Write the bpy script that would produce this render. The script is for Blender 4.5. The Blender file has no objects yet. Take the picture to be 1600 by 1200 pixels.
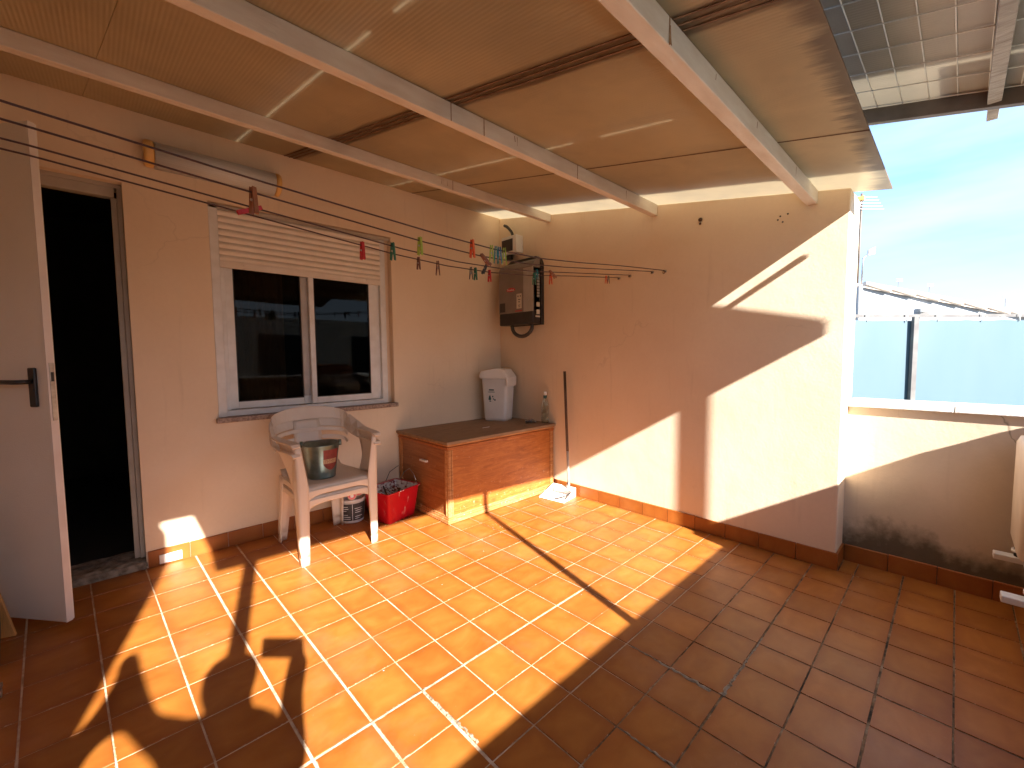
import bpy, bmesh, math, random
from mathutils import Vector, Matrix
R = math.radians
random.seed(7)
C = bpy.context.scene.collection
S = bpy.context.scene

# ------------------------------------------------------------------ camera
cam = bpy.data.cameras.new('camera'); camo = bpy.data.objects.new('camera', cam); C.objects.link(camo)
F = Vector((0.689, 0.722, -0.0647)).normalized()
Rt = F.cross(Vector((0, 0, 1))).normalized(); Up = Rt.cross(F)
ro = -0.0087
R2 = Rt*math.cos(ro) + Up*math.sin(ro); U2 = -Rt*math.sin(ro) + Up*math.cos(ro)
yaw = -0.7623; pit = -0.0647
F = Vector((math.sin(-yaw)*math.cos(pit), math.cos(yaw)*math.cos(pit), math.sin(pit)))
Rt = F.cross(Vector((0, 0, 1))).normalized(); Up = Rt.cross(F)
R2 = Rt*math.cos(ro) + Up*math.sin(ro); U2 = -Rt*math.sin(ro) + Up*math.cos(ro)
m = Matrix((R2, U2, -F)).transposed().to_4x4(); m.translation = Vector((-2.8777, -3.1785, 1.2))
camo.matrix_world = m
cam.sensor_width = 36; cam.lens = 662.49/1600*36; cam.clip_start = 0.01; cam.clip_end = 2000
S.camera = camo

# ------------------------------------------------------------------ light and exposure
SUN = Vector((0.27, 1.0, -0.62))
w = bpy.data.worlds.new('World'); S.world = w; w.use_nodes = True
nt = w.node_tree; bg = nt.nodes['Background']
sky = nt.nodes.new('ShaderNodeTexSky'); sky.sky_type = 'NISHITA'; sky.sun_disc = False
sky.sun_elevation = math.atan2(.62, 1.036); sky.sun_rotation = math.atan2(-.27, -1.0)
sky.air_density = 1.0; sky.dust_density = 0.6; sky.ozone_density = 1.4
tc = nt.nodes.new('ShaderNodeTexCoord'); mp = nt.nodes.new('ShaderNodeMapping')
mp.inputs['Scale'].default_value = (1.2, 2.0, 9.5); mp.inputs['Rotation'].default_value = (0.25, 0.1, 0.4)
nz = nt.nodes.new('ShaderNodeTexNoise'); nz.inputs['Scale'].default_value = 1.3; nz.inputs['Detail'].default_value = 6; nz.inputs['Roughness'].default_value = .5
cr = nt.nodes.new('ShaderNodeValToRGB'); cr.color_ramp.elements[0].position = .36; cr.color_ramp.elements[1].position = .72
mx = nt.nodes.new('ShaderNodeMix'); mx.data_type = 'RGBA'
mx.inputs[7].default_value = (1.05, 1.24, 1.38, 1)
ml = nt.nodes.new('ShaderNodeMath'); ml.operation = 'MULTIPLY'; ml.inputs[1].default_value = .8
nt.links.new(tc.outputs['Generated'], mp.inputs['Vector']); nt.links.new(mp.outputs[0], nz.inputs['Vector'])
nt.links.new(nz.outputs['Fac'], cr.inputs[0]); nt.links.new(cr.outputs[0], ml.inputs[0]); nt.links.new(ml.outputs[0], mx.inputs[0])
m0 = nt.nodes.new('ShaderNodeMix'); m0.data_type = 'RGBA'; m0.inputs[0].default_value = .84; m0.inputs[7].default_value = (.33, .64, 1.34, 1)
nt.links.new(sky.outputs[0], m0.inputs[6]); nt.links.new(m0.outputs[2], mx.inputs[6]); nt.links.new(mx.outputs[2], bg.inputs['Color'])
bg.inputs['Strength'].default_value = 0.13
sl = bpy.data.lights.new('sun', 'SUN'); sl.energy = 2.85; sl.angle = R(0.6); sl.color = (1.0, .93, .84)
so = bpy.data.objects.new('sun', sl); C.objects.link(so); so.data.color = (1.0, .96, .91); so.rotation_euler = SUN.to_track_quat('-Z', 'Y').to_euler(); so.location = (-4, -12, 9)
S.view_settings.view_transform = 'Standard'; S.view_settings.look = 'None'
S.view_settings.exposure = 3.0; S.view_settings.gamma = 1

# ------------------------------------------------------------------ materials
def mat(name, col, rough=.6, col2=None, scale=8, contrast=.5, bump=0, bscale=60, spec=.5, metal=0, stretch=(1, 1, 1), trans=0, coat=0, rvar=0):
    m = bpy.data.materials.new(name); m.use_nodes = True; n = m.node_tree; b = n.nodes['Principled BSDF']
    b.inputs['Base Color'].default_value = (*col, 1); b.inputs['Roughness'].default_value = rough
    b.inputs['Metallic'].default_value = metal; b.inputs['Specular IOR Level'].default_value = spec
    b.inputs['Transmission Weight'].default_value = trans; b.inputs['Coat Weight'].default_value = coat
    t = n.nodes.new('ShaderNodeTexCoord'); mp = n.nodes.new('ShaderNodeMapping'); mp.inputs['Scale'].default_value = stretch
    n.links.new(t.outputs['Object'], mp.inputs[0])
    if col2 is None: col2 = tuple(c*.86 for c in col)
    z = n.nodes.new('ShaderNodeTexNoise'); z.inputs['Scale'].default_value = scale; z.inputs['Detail'].default_value = 5
    n.links.new(mp.outputs[0], z.inputs['Vector'])
    r = n.nodes.new('ShaderNodeValToRGB'); r.color_ramp.elements[0].position = .5-contrast/2*.6; r.color_ramp.elements[1].position = .5+contrast/2*.6
    r.color_ramp.elements[0].color = (*col2, 1); r.color_ramp.elements[1].color = (*col, 1)
    n.links.new(z.outputs['Fac'], r.inputs[0]); n.links.new(r.outputs[0], b.inputs['Base Color'])
    if rvar:
        rr = n.nodes.new('ShaderNodeMapRange'); rr.inputs[3].default_value = max(0, rough-rvar); rr.inputs[4].default_value = min(1, rough+rvar)
        n.links.new(z.outputs['Fac'], rr.inputs[0]); n.links.new(rr.outputs[0], b.inputs['Roughness'])
    if bump:
        z2 = n.nodes.new('ShaderNodeTexNoise'); z2.inputs['Scale'].default_value = bscale; z2.inputs['Detail'].default_value = 4
        n.links.new(mp.outputs[0], z2.inputs['Vector'])
        bp = n.nodes.new('ShaderNodeBump'); bp.inputs['Strength'].default_value = bump; bp.inputs['Distance'].default_value = .01
        n.links.new(z2.outputs['Fac'], bp.inputs['Height']); n.links.new(bp.outputs[0], b.inputs['Normal'])
    return m

def node(n, t, **k):
    x = n.nodes.new(t)
    for a, b in k.items(): setattr(x, a, b)
    return x

def ramp(n, src, stops):
    r = n.nodes.new('ShaderNodeValToRGB'); e = r.color_ramp.elements
    while len(e) < len(stops): e.new(.5)
    for i, (p, c) in enumerate(stops): e[i].position = p; e[i].color = (*c, 1) if len(c) == 3 else c
    n.links.new(src, r.inputs[0]); return r.outputs[0]

def mixc(n, fac, a, b, mode='MIX'):
    x = n.nodes.new('ShaderNodeMix'); x.data_type = 'RGBA'; x.blend_type = mode
    for s, v in ((0, fac), (6, a), (7, b)):
        if isinstance(v, (int, float)): x.inputs[s].default_value = v
        elif isinstance(v, tuple): x.inputs[s].default_value = (*v, 1)
        else: n.links.new(v, x.inputs[s])
    return x.outputs[2]

def math_(n, op, a, b=0., clamp=False):
    x = n.nodes.new('ShaderNodeMath'); x.operation = op; x.use_clamp = clamp
    for i, v in enumerate((a, b)):
        if isinstance(v, (int, float)): x.inputs[i].default_value = v
        else: n.links.new(v, x.inputs[i])
    return x.outputs[0]

def noise(n, vec, scale, detail=4, rough=.5, dist=0):
    z = n.nodes.new('ShaderNodeTexNoise'); z.inputs['Scale'].default_value = scale; z.inputs['Detail'].default_value = detail
    z.inputs['Roughness'].default_value = rough; z.inputs['Distortion'].default_value = dist
    if vec is not None: n.links.new(vec, z.inputs['Vector'])
    return z.outputs['Fac']

def start(name):
    m = bpy.data.materials.new(name); m.use_nodes = True; n = m.node_tree
    b = n.nodes['Principled BSDF']; t = n.nodes.new('ShaderNodeTexCoord')
    sp = n.nodes.new('ShaderNodeSeparateXYZ'); g = n.nodes.new('ShaderNodeNewGeometry')
    n.links.new(g.outputs['Position'], sp.inputs[0])
    return m, n, b, g.outputs['Position'], sp

def mapping(n, vec, scale=(1, 1, 1), rot=(0, 0, 0)):
    mp = n.nodes.new('ShaderNodeMapping'); mp.inputs['Scale'].default_value = scale; mp.inputs['Rotation'].default_value = rot
    n.links.new(vec, mp.inputs[0]); return mp.outputs[0]

def bump(n, b, h, strength=.3, dist=.01):
    bp = n.nodes.new('ShaderNodeBump'); bp.inputs['Strength'].default_value = strength; bp.inputs['Distance'].default_value = dist
    n.links.new(h, bp.inputs['Height']); n.links.new(bp.outputs[0], b.inputs['Normal'])

def plaster(name, c1, c2, mould=False):
    m, n, b, pos, sp = start(name)
    col = ramp(n, noise(n, pos, 1.6, 5, .55), [(.35, c2), (.65, c1)])
    fine = noise(n, pos, 45, 4)
    col = mixc(n, math_(n, 'MULTIPLY', fine, .16), col, tuple(x*.62 for x in c1))
    # thin vertical drip stains and scuffs
    dr = noise(n, mapping(n, pos, (9, 9, .7)), 2.2, 4, .6)
    col = mixc(n, math_(n, 'MULTIPLY', ramp(n, dr, [(.60, (0, 0, 0)), (.74, (1, 1, 1))]), .14), col, (.38, .25, .14))
    vo0 = node(n, 'ShaderNodeTexVoronoi', feature='DISTANCE_TO_EDGE'); vo0.inputs['Scale'].default_value = .9
    n.links.new(mixc(n, .22, pos, node_color(n, pos)), vo0.inputs['Vector'])
    ck0 = ramp(n, vo0.outputs['Distance'], [(0, (1, 1, 1)), (.0030, (0, 0, 0))]); gt0 = ramp(n, noise(n, pos, 1.3, 2), [(.54, (0, 0, 0)), (.60, (1, 1, 1))])
    col = mixc(n, math_(n, 'MULTIPLY', math_(n, 'MULTIPLY', ck0, gt0), .14), col, (.30, .18, .10))
    pt_ = ramp(n, noise(n, pos, .8, 3, .7, .5), [(.56, (0, 0, 0)), (.60, (1, 1, 1))])
    col = mixc(n, math_(n, 'MULTIPLY', pt_, .13), col, (.86, .74, .60))
    if mould:
        big = noise(n, mapping(n, pos, (1, 1.0, .5)), 2.6, 5, .6); sm = noise(n, pos, 16, 5, .7)
        h = math_(n, 'ADD', math_(n, 'MULTIPLY', math_(n, 'SUBTRACT', big, .5), .55), math_(n, 'MULTIPLY', math_(n, 'SUBTRACT', sm, .5), .16))
        lim = math_(n, 'SUBTRACT', math_(n, 'ADD', .265, h), sp.outputs['Z'])
        dark = math_(n, 'MULTIPLY', lim, 8, True)
        soft = math_(n, 'MULTIPLY', math_(n, 'ADD', lim, .30), 1.5, True)
        col = mixc(n, math_(n, 'MULTIPLY', soft, .55), col, (.32, .26, .17))
        col = mixc(n, math_(n, 'MULTIPLY', dark, .88), col, mixc(n, sm, (.045, .035, .022), (.14, .105, .06)))
        vo = node(n, 'ShaderNodeTexVoronoi', feature='DISTANCE_TO_EDGE'); vo.inputs['Scale'].default_value = 1.7
        wv = mixc(n, .16, pos, node_color(n, pos)); n.links.new(wv, vo.inputs['Vector'])
        ck = ramp(n, vo.outputs['Distance'], [(0, (1, 1, 1)), (.006, (0, 0, 0))])
        gate = ramp(n, noise(n, pos, 1.8, 2), [(.50, (0, 0, 0)), (.56, (1, 1, 1))])
        col = mixc(n, math_(n, 'MULTIPLY', math_(n, 'MULTIPLY', ck, gate), .6), col, (.10, .07, .04))
    n.links.new(col, b.inputs['Base Color']); b.inputs['Roughness'].default_value = .85; b.inputs['Specular IOR Level'].default_value = .2
    hb = math_(n, 'ADD', math_(n, 'MULTIPLY', noise(n, pos, 7, 3), 1.0), math_(n, 'MULTIPLY', noise(n, pos, 70, 4), .25))
    bump(n, b, hb, .22, .012)
    return m

def node_color(n, pos):
    z = n.nodes.new('ShaderNodeTexNoise'); z.inputs['Scale'].default_value = 5; z.inputs['Detail'].default_value = 4
    n.links.new(pos, z.inputs['Vector']); return z.outputs['Color']

M = {}
M['plaster'] = plaster('peach_plaster', (.86, .69, .50), (.81, .63, .44))
M['parapet'] = plaster('parapet_plaster', (.74, .60, .445), (.65, .52, .37), True)
M['whitewash'] = mat('whitewashed_render', (.38, .40, .42), .9, (.33, .35, .38), 3, .6, .3, 30)

def tile_mat(name, skirting=False):
    m, n, b, pos, sp = start(name)
    at = node(n, 'ShaderNodeAttribute', attribute_name='tile_rand', attribute_type='GEOMETRY')
    uv = node(n, 'ShaderNodeUVMap'); su = n.nodes.new('ShaderNodeSeparateXYZ'); n.links.new(uv.outputs[0], su.inputs[0])
    e = math_(n, 'MINIMUM', math_(n, 'MINIMUM', su.outputs['X'], math_(n, 'SUBTRACT', 1., su.outputs['X'])),
              math_(n, 'MINIMUM', su.outputs['Y'], math_(n, 'SUBTRACT', 1., su.outputs['Y'])))
    off = n.nodes.new('ShaderNodeVectorMath'); off.operation = 'MULTIPLY_ADD'; off.inputs[1].default_value = (1, 1, 1)
    cmb = n.nodes.new('ShaderNodeCombineXYZ'); n.links.new(math_(n, 'MULTIPLY', at.outputs['Fac'], 31.), cmb.inputs['Z'])
    n.links.new(pos, off.inputs[0]); n.links.new(cmb.outputs[0], off.inputs[2])
    st = noise(n, mapping(n, off.outputs[0], (6.5, 10, 7), (0, 0, .25)), 1.0, 4, .55, .6)
    base = ramp(n, st, [(.28, (.32, .100, .014)), (.52, (.385, .132, .021)), (.76, (.44, .166, .031))])
    ed = ramp(n, math_(n, 'ADD', e, math_(n, 'MULTIPLY', math_(n, 'SUBTRACT', noise(n, off.outputs[0], 14, 3), .5), .13)), [(0.0, (1, 1, 1)), (.21, (0, 0, 0))])
    col = mixc(n, math_(n, 'MULTIPLY', ed, .48), base, (.25, .058, .009))
    v = math_(n, 'ADD', .81, math_(n, 'MULTIPLY', at.outputs['Fac'], .24))
    col = mixc(n, 1.0, col, v, 'MULTIPLY')
    # trodden dust
    du = ramp(n, noise(n, pos, 2.3, 6, .65), [(.52, (0, 0, 0)), (.75, (1, 1, 1))])
    col = mixc(n, math_(n, 'MULTIPLY', du, .09), col, (.66, .47, .33))
    sc = ramp(n, noise(n, mapping(n, pos, (1, 1, 1)), 38, 3, .7), [(.70, (0, 0, 0)), (.78, (1, 1, 1))])
    col = mixc(n, math_(n, 'MULTIPLY', sc, .18), col, (.75, .6, .48))
    chip = ramp(n, math_(n, 'ADD', e, math_(n, 'MULTIPLY', noise(n, pos, 55, 3, .7), .09)), [(.030, (1, 1, 1)), (.040, (0, 0, 0))])
    col = mixc(n, math_(n, 'MULTIPLY', chip, .7), col, (.62, .42, .28))
    if skirting: col = mixc(n, .35, col, (.36, .10, .018))
    n.links.new(col, b.inputs['Base Color'])
    rr = n.nodes.new('ShaderNodeMapRange'); rr.inputs[3].default_value = .30; rr.inputs[4].default_value = .55
    n.links.new(noise(n, pos, 5, 5, .6), rr.inputs[0]); n.links.new(rr.outputs[0], b.inputs['Roughness'])
    b.inputs['Specular IOR Level'].default_value = .4
    bump(n, b, math_(n, 'ADD', st, math_(n, 'MULTIPLY', noise(n, pos, 120, 2), .3)), .12, .004)
    return m
M['tile'] = tile_mat('terracotta_tile'); M['skirt'] = tile_mat('skirting_tile', True)

m, n, b, pos, sp = start('cement_grout')
dirt = math_(n, 'MULTIPLY', math_(n, 'SUBTRACT', math_(n, 'ADD', math_(n, 'MULTIPLY', noise(n, pos, 2.0, 3), .9), -2.72), sp.outputs['Y']), 5, True)
spot = noise(n, pos, 9, 4, .7)
g0 = ramp(n, spot, [(.36, (.40, .25, .14)), (.6, (.62, .49, .35))])
g1 = ramp(n, spot, [(.40, (.05, .035, .02)), (.56, (.26, .16, .08)), (.72, (.42, .34, .24))])
n.links.new(mixc(n, dirt, g0, g1), b.inputs['Base Color']); b.inputs['Roughness'].default_value = .9
bump(n, b, noise(n, pos, 90, 4), .6, .006); M['grout'] = m
M['mortar'] = mat('cement_repair', (.38, .31, .22), .95, (.22, .16, .10), 26, .5, .8, 90)

def wood(name, c1, c2, c3, axis=(1.6, 11, 11), rough=.5, wear=0.):
    m, n, b, pos, sp = start(name)
    v = mapping(n, pos, axis)
    g = noise(n, v, 3.2, 8, .62, 1.2)
    col = ramp(n, g, [(.18, c3), (.46, c2), (.72, c1)])
    f = noise(n, mapping(n, pos, tuple(a*3 for a in axis)), 5, 4, .7)
    col = mixc(n, math_(n, 'MULTIPLY', ramp(n, f, [(.5, (0, 0, 0)), (.7, (1, 1, 1))]), .35), col, c3)
    if wear:
        ws = ramp(n, noise(n, pos, 34, 5, .75), [(.60, (0, 0, 0)), (.67, (1, 1, 1))])
        hm = math_(n, 'MULTIPLY', math_(n, 'SUBTRACT', .30, sp.outputs['Z']), 4, True)
        col = mixc(n, math_(n, 'MULTIPLY', ws, math_(n, 'ADD', .22, math_(n, 'MULTIPLY', hm, wear))), col, (.72, .52, .34))
    n.links.new(col, b.inputs['Base Color']); b.inputs['Roughness'].default_value = rough
    bump(n, b, g, .3, .004); return m
M['chest'] = wood('varnished_chest_wood', (.52, .18, .036), (.40, .115, .018), (.19, .045, .008), wear=.55)
M['chest_side'] = wood('chest_end_wood', (.42, .17, .05), (.31, .11, .03), (.15, .05, .012), (14, 1, 14), wear=.4)
M['chest_trim'] = wood('worn_chest_moulding', (.60, .30, .12), (.44, .18, .05), (.20, .07, .02), rough=.6, wear=.9)
M['chest_top'] = wood('dusty_chest_lid', (.36, .23, .13), (.28, .17, .09), (.17, .09, .045), rough=.75)
M['pine'] = wood('raw_pine', (.70, .36, .11), (.60, .29, .08), (.32, .16, .05), (14, 14, 1.2), .6)
M['dark_wood'] = mat('dark_wood', (.10, .05, .025), .6, (.05, .025, .012), 12)

M['alu'] = mat('white_aluminium', (.78, .77, .74), .35, (.70, .68, .64), 14, .5)
M['alu_grey'] = mat('grey_aluminium_profile', (.46, .42, .38), .35, (.40, .36, .32), 14, .5)
M['shutter'] = mat('cream_shutter_plastic', (.80, .72, .62), .45, (.74, .65, .54), 10, .6)
M['gasket'] = mat('black_gasket', (.015, .014, .013), .6)
M['granite'] = mat('granite_sill', (.42, .30, .22), .5, (.22, .14, .10), 90, .35, .1)
M['stone'] = mat('worn_threshold_stone', (.36, .29, .21), .85, (.16, .12, .08), 30, .5, .9, 45)
M['door'] = mat('grey_door_paint', (.78, .745, .67), .5, (.73, .69, .61), 3, .6, .25, 260)
M['door_edge'] = mat('pale_door_edge', (.74, .68, .63), .4, (.66, .6, .55), 8)
M['frame_tan'] = mat('taupe_door_frame', (.48, .42, .34), .45, (.42, .36, .28), 10)
M['black'] = mat('black_plastic', (.018, .017, .016), .38, (.028, .026, .024), 20)
M['steel'] = mat('dull_steel', (.55, .55, .54), .35, (.38, .36, .33), 30, metal=1)
M['beam'] = mat('painted_beam', (.80, .73, .63), .55, (.66, .56, .45), 5, .7, .2, 35, stretch=(1, 4, 4))
M['beam_rust'] = mat('rust_bleeding_stain', (.28, .13, .045), .85, (.40, .24, .12), 70, .5)
M['dark_steel'] = mat('brown_painted_steel', (.16, .12, .09), .5, (.11, .08, .055), 12, .6, .2, 40)
M['rafter'] = mat('weathered_pale_rafter', (.46, .42, .36), .7, (.30, .26, .21), 12, .5, .5, 40, stretch=(5, 1, 5))
M['seal'] = mat('brown_joint_seal', (.26, .15, .08), .7, (.12, .06, .03), 14)
M['panel_back'] = mat('solar_panel_glass', (.02, .025, .045), .2, (.03, .035, .06), 6)
M['backsheet'] = mat('panel_backsheet', (.50, .43, .34), .6, (.42, .36, .28), 5)
M['wire_white'] = mat('white_coated_wire', (.80, .74, .62), .5)
M['line'] = mat('dark_plastic_line', (.05, .02, .02), .5, (.09, .035, .03), 30)
M['resin'] = mat('beige_resin', (.78, .66, .53), .42, (.72, .59, .46), 5, .7, .06, 200)
M['plastic_white'] = mat('white_plastic', (.82, .80, .76), .35, (.76, .73, .68), 5)
M['cream_cap'] = mat('yellowed_end_cap', (.78, .48, .16), .4, (.70, .40, .12), 14)
M['diffuser'] = mat('ribbed_grey_diffuser', (.66, .67, .66), .3, (.56, .57, .56), 3, .6, .35, 5, stretch=(.3, 60, 60))
M['inv_grey'] = mat('inverter_grey', (.24, .20, .17), .45, (.21, .175, .15), 12)
M['inv_light'] = mat('inverter_light_edge', (.44, .41, .37), .4, (.40, .37, .33), 12)
M['red'] = mat('red_paint', (.60, .012, .018), .35)
M['label'] = mat('pale_label', (.72, .64, .52), .6)
M['print'] = mat('dark_print', (.06, .05, .045), .6)
M['bin_green'] = mat('dark_green_print', (.04, .12, .12), .6)
M['hose'] = mat('grey_corrugated_hose', (.07, .06, .05), .6)
M['white_print'] = mat('white_print', (.9, .88, .85), .5)
M['coping'] = mat('white_coping', (.80, .79, .75), .7, (.76, .74, .69), 9, .5, .3, 50)
M['rubber'] = mat('black_rubber', (.02, .02, .02), .8)
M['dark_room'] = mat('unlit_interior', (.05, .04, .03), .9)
M['curtain'] = mat('beige_curtain', (.55, .42, .28), .9, (.4, .30, .19), 30, .5, .5, 12, stretch=(8, 8, .4))
M['block_clay'] = mat('shade_block_clay', (.42, .16, .07), .8)
M['skin'] = mat('skin', (.58, .32, .22), .55)
M['cloth'] = mat('navy_cloth', (.05, .07, .13), .9)
M['hair'] = mat('dark_hair', (.03, .02, .015), .7)
M['fence_grey'] = mat('weathered_fence_steel', (.15, .145, .135), .5, (.11, .10, .095), 9)
M['foliage'] = mat('leaf_green', (.06, .11, .03), .7, (.03, .06, .015), 20)

# polycarbonate roof sheet
def sheet_mat(name, c, ct, tw, flute, dirt=True):
    m, n, b, pos, sp = start(name)
    n.nodes.remove(b)
    col = ramp(n, noise(n, pos, 1.5, 4, .6), [(.34, tuple(x*.74 for x in c)), (.66, c)])
    st_ = ramp(n, noise(n, mapping(n, pos, (1.4, .8, 1)), 3.2, 6, .7, .8), [(.50, (0, 0, 0)), (.70, (1, 1, 1))])
    col = mixc(n, math_(n, 'MULTIPLY', st_, .30), col, tuple(x*.55 for x in c))
    yy = sp.outputs['Y']; xx = sp.outputs['X']
    if dirt:
        nz_ = noise(n, mapping(n, pos, (28, 2.6, 1)), 1.0, 5, .65)
        nb = noise(n, mapping(n, pos, (3, .6, 1)), 1.6, 3, .6)
        # grime creeping in through the open flutes at the front edge
        lim = math_(n, 'SUBTRACT', math_(n, 'SUBTRACT', math_(n, 'ADD', math_(n, 'MULTIPLY', nz_, .17), math_(n, 'MULTIPLY', nb, .14)), 2.990), yy)
        gr = math_(n, 'MULTIPLY', lim, 18, True)
        col = mixc(n, math_(n, 'MULTIPLY', gr, .85), col, mixc(n, nz_, (.022, .014, .012), (.16, .08, .05)))
        # dirt bands along the sheet joints
        for jx, wd, am in ((-1.78, .062, .85), (-.845, .018, .4)):
            skew = math_(n, 'MULTIPLY', math_(n, 'ADD', yy, 1.6), -.08)
            d = math_(n, 'ABSOLUTE', math_(n, 'SUBTRACT', math_(n, 'SUBTRACT', xx, jx), skew))
            d = math_(n, 'ADD', d, math_(n, 'MULTIPLY', math_(n, 'SUBTRACT', noise(n, mapping(n, pos, (30, 1.6, 1)), 1, 4), .5), .05))
            k = math_(n, 'MULTIPLY', math_(n, 'SUBTRACT', wd, d), 45, True)
            col = mixc(n, math_(n, 'MULTIPLY', k, am), col, (.10, .05, .02))
            k2 = math_(n, 'MULTIPLY', math_(n, 'SUBTRACT', wd*3.2, d), 9, True)
            col = mixc(n, math_(n, 'MULTIPLY', k2, .22*am), col, (.20, .11, .05))
    df = n.nodes.new('ShaderNodeBsdfDiffuse'); tr = n.nodes.new('ShaderNodeBsdfTranslucent'); gl = n.nodes.new('ShaderNodeBsdfGlossy')
    gl.inputs['Roughness'].default_value = .28
    ms = n.nodes.new('ShaderNodeMixShader'); ms.inputs[0].default_value = tw
    m2 = n.nodes.new('ShaderNodeMixShader'); m2.inputs[0].default_value = .07
    n.links.new(col, df.inputs[0]); n.links.new(mixc(n, .6, col, ct), tr.inputs[0])
    wave = node(n, 'ShaderNodeTexWave', wave_type='BANDS', bands_direction='X'); wave.inputs['Scale'].default_value = flute
    n.links.new(pos, wave.inputs['Vector'])
    bp = n.nodes.new('ShaderNodeBump'); bp.inputs['Strength'].default_value = .35; bp.inputs['Distance'].default_value = .003
    n.links.new(wave.outputs['Fac'], bp.inputs['Height'])
    for x in (df, gl): n.links.new(bp.outputs[0], x.inputs['Normal'])
    n.links.new(df.outputs[0], ms.inputs[1]); n.links.new(tr.outputs[0], ms.inputs[2])
    n.links.new(ms.outputs[0], m2.inputs[1]); n.links.new(gl.outputs[0], m2.inputs[2])
    n.links.new(m2.outputs[0], n.nodes['Material Output'].inputs[0]); return m
M['sheet'] = sheet_mat('cellular_roof_sheet', (.74, .61, .38), (.90, .87, .76), .46, 22)
M['sheet_far'] = sheet_mat('outer_roof_sheet', (.56, .47, .35), (.8, .76, .66), .36, 22, False)

# window glass: dark, reflective, see-through
m = bpy.data.materials.new('window_glass'); m.use_nodes = True; n = m.node_tree; n.nodes.remove(n.nodes['Principled BSDF'])
gl = n.nodes.new('ShaderNodeBsdfGlossy'); gl.inputs['Roughness'].default_value = .01; gl.inputs[0].default_value = (.9, .9, .9, 1)
tp = n.nodes.new('ShaderNodeBsdfTransparent'); tp.inputs[0].default_value = (.45, .42, .38, 1)
fr = n.nodes.new('ShaderNodeFresnel'); fr.inputs[0].default_value = 1.22
ms = n.nodes.new('ShaderNodeMixShader'); n.links.new(fr.outputs[0], ms.inputs[0]); n.links.new(tp.outputs[0], ms.inputs[1]); n.links.new(gl.outputs[0], ms.inputs[2])
n.links.new(ms.outputs[0], n.nodes['Material Output'].inputs[0]); M['glass'] = m
M['bottle'] = mat('bottle_plastic', (.85, .92, .90), .12, trans=.0); 
m = bpy.data.materials.new('clear_bottle'); m.use_nodes = True; n = m.node_tree; n.nodes.remove(n.nodes['Principled BSDF'])
gl = n.nodes.new('ShaderNodeBsdfGlossy'); gl.inputs['Roughness'].default_value = .08; tp = n.nodes.new('ShaderNodeBsdfTransparent'); tp.inputs[0].default_value = (.84, .88, .84, 1)
ly = n.nodes.new('ShaderNodeLayerWeight'); ly.inputs[0].default_value = .45
ms = n.nodes.new('ShaderNodeMixShader'); n.links.new(ly.outputs['Facing'], ms.inputs[0]); n.links.new(tp.outputs[0], ms.inputs[1]); n.links.new(gl.outputs[0], ms.inputs[2])
n.links.new(ms.outputs[0], n.nodes['Material Output'].inputs[0]); M['bottle'] = m

# translucent pale blue screen
m = bpy.data.materials.new('pale_blue_screen'); m.use_nodes = True; n = m.node_tree; b = n.nodes['Principled BSDF']
g = n.nodes.new('ShaderNodeNewGeometry')
n.links.new(ramp(n, noise(n, mapping(n, g.outputs['Position'], (1, 1, .4)), 1.4, 4), [(.3, (.072, .122, .150)), (.7, (.088, .138, .165))]), b.inputs['Base Color'])
b.inputs['Roughness'].default_value = .5; M['screen'] = m
M['roof_tile'] = mat('pale_roof_tile', (.66, .52, .42), .85, (.70, .58, .48), 5, .5, .3)
M['ground'] = mat('street_ground', (.30, .27, .23), .95, (.18, .20, .12), .15)

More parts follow.
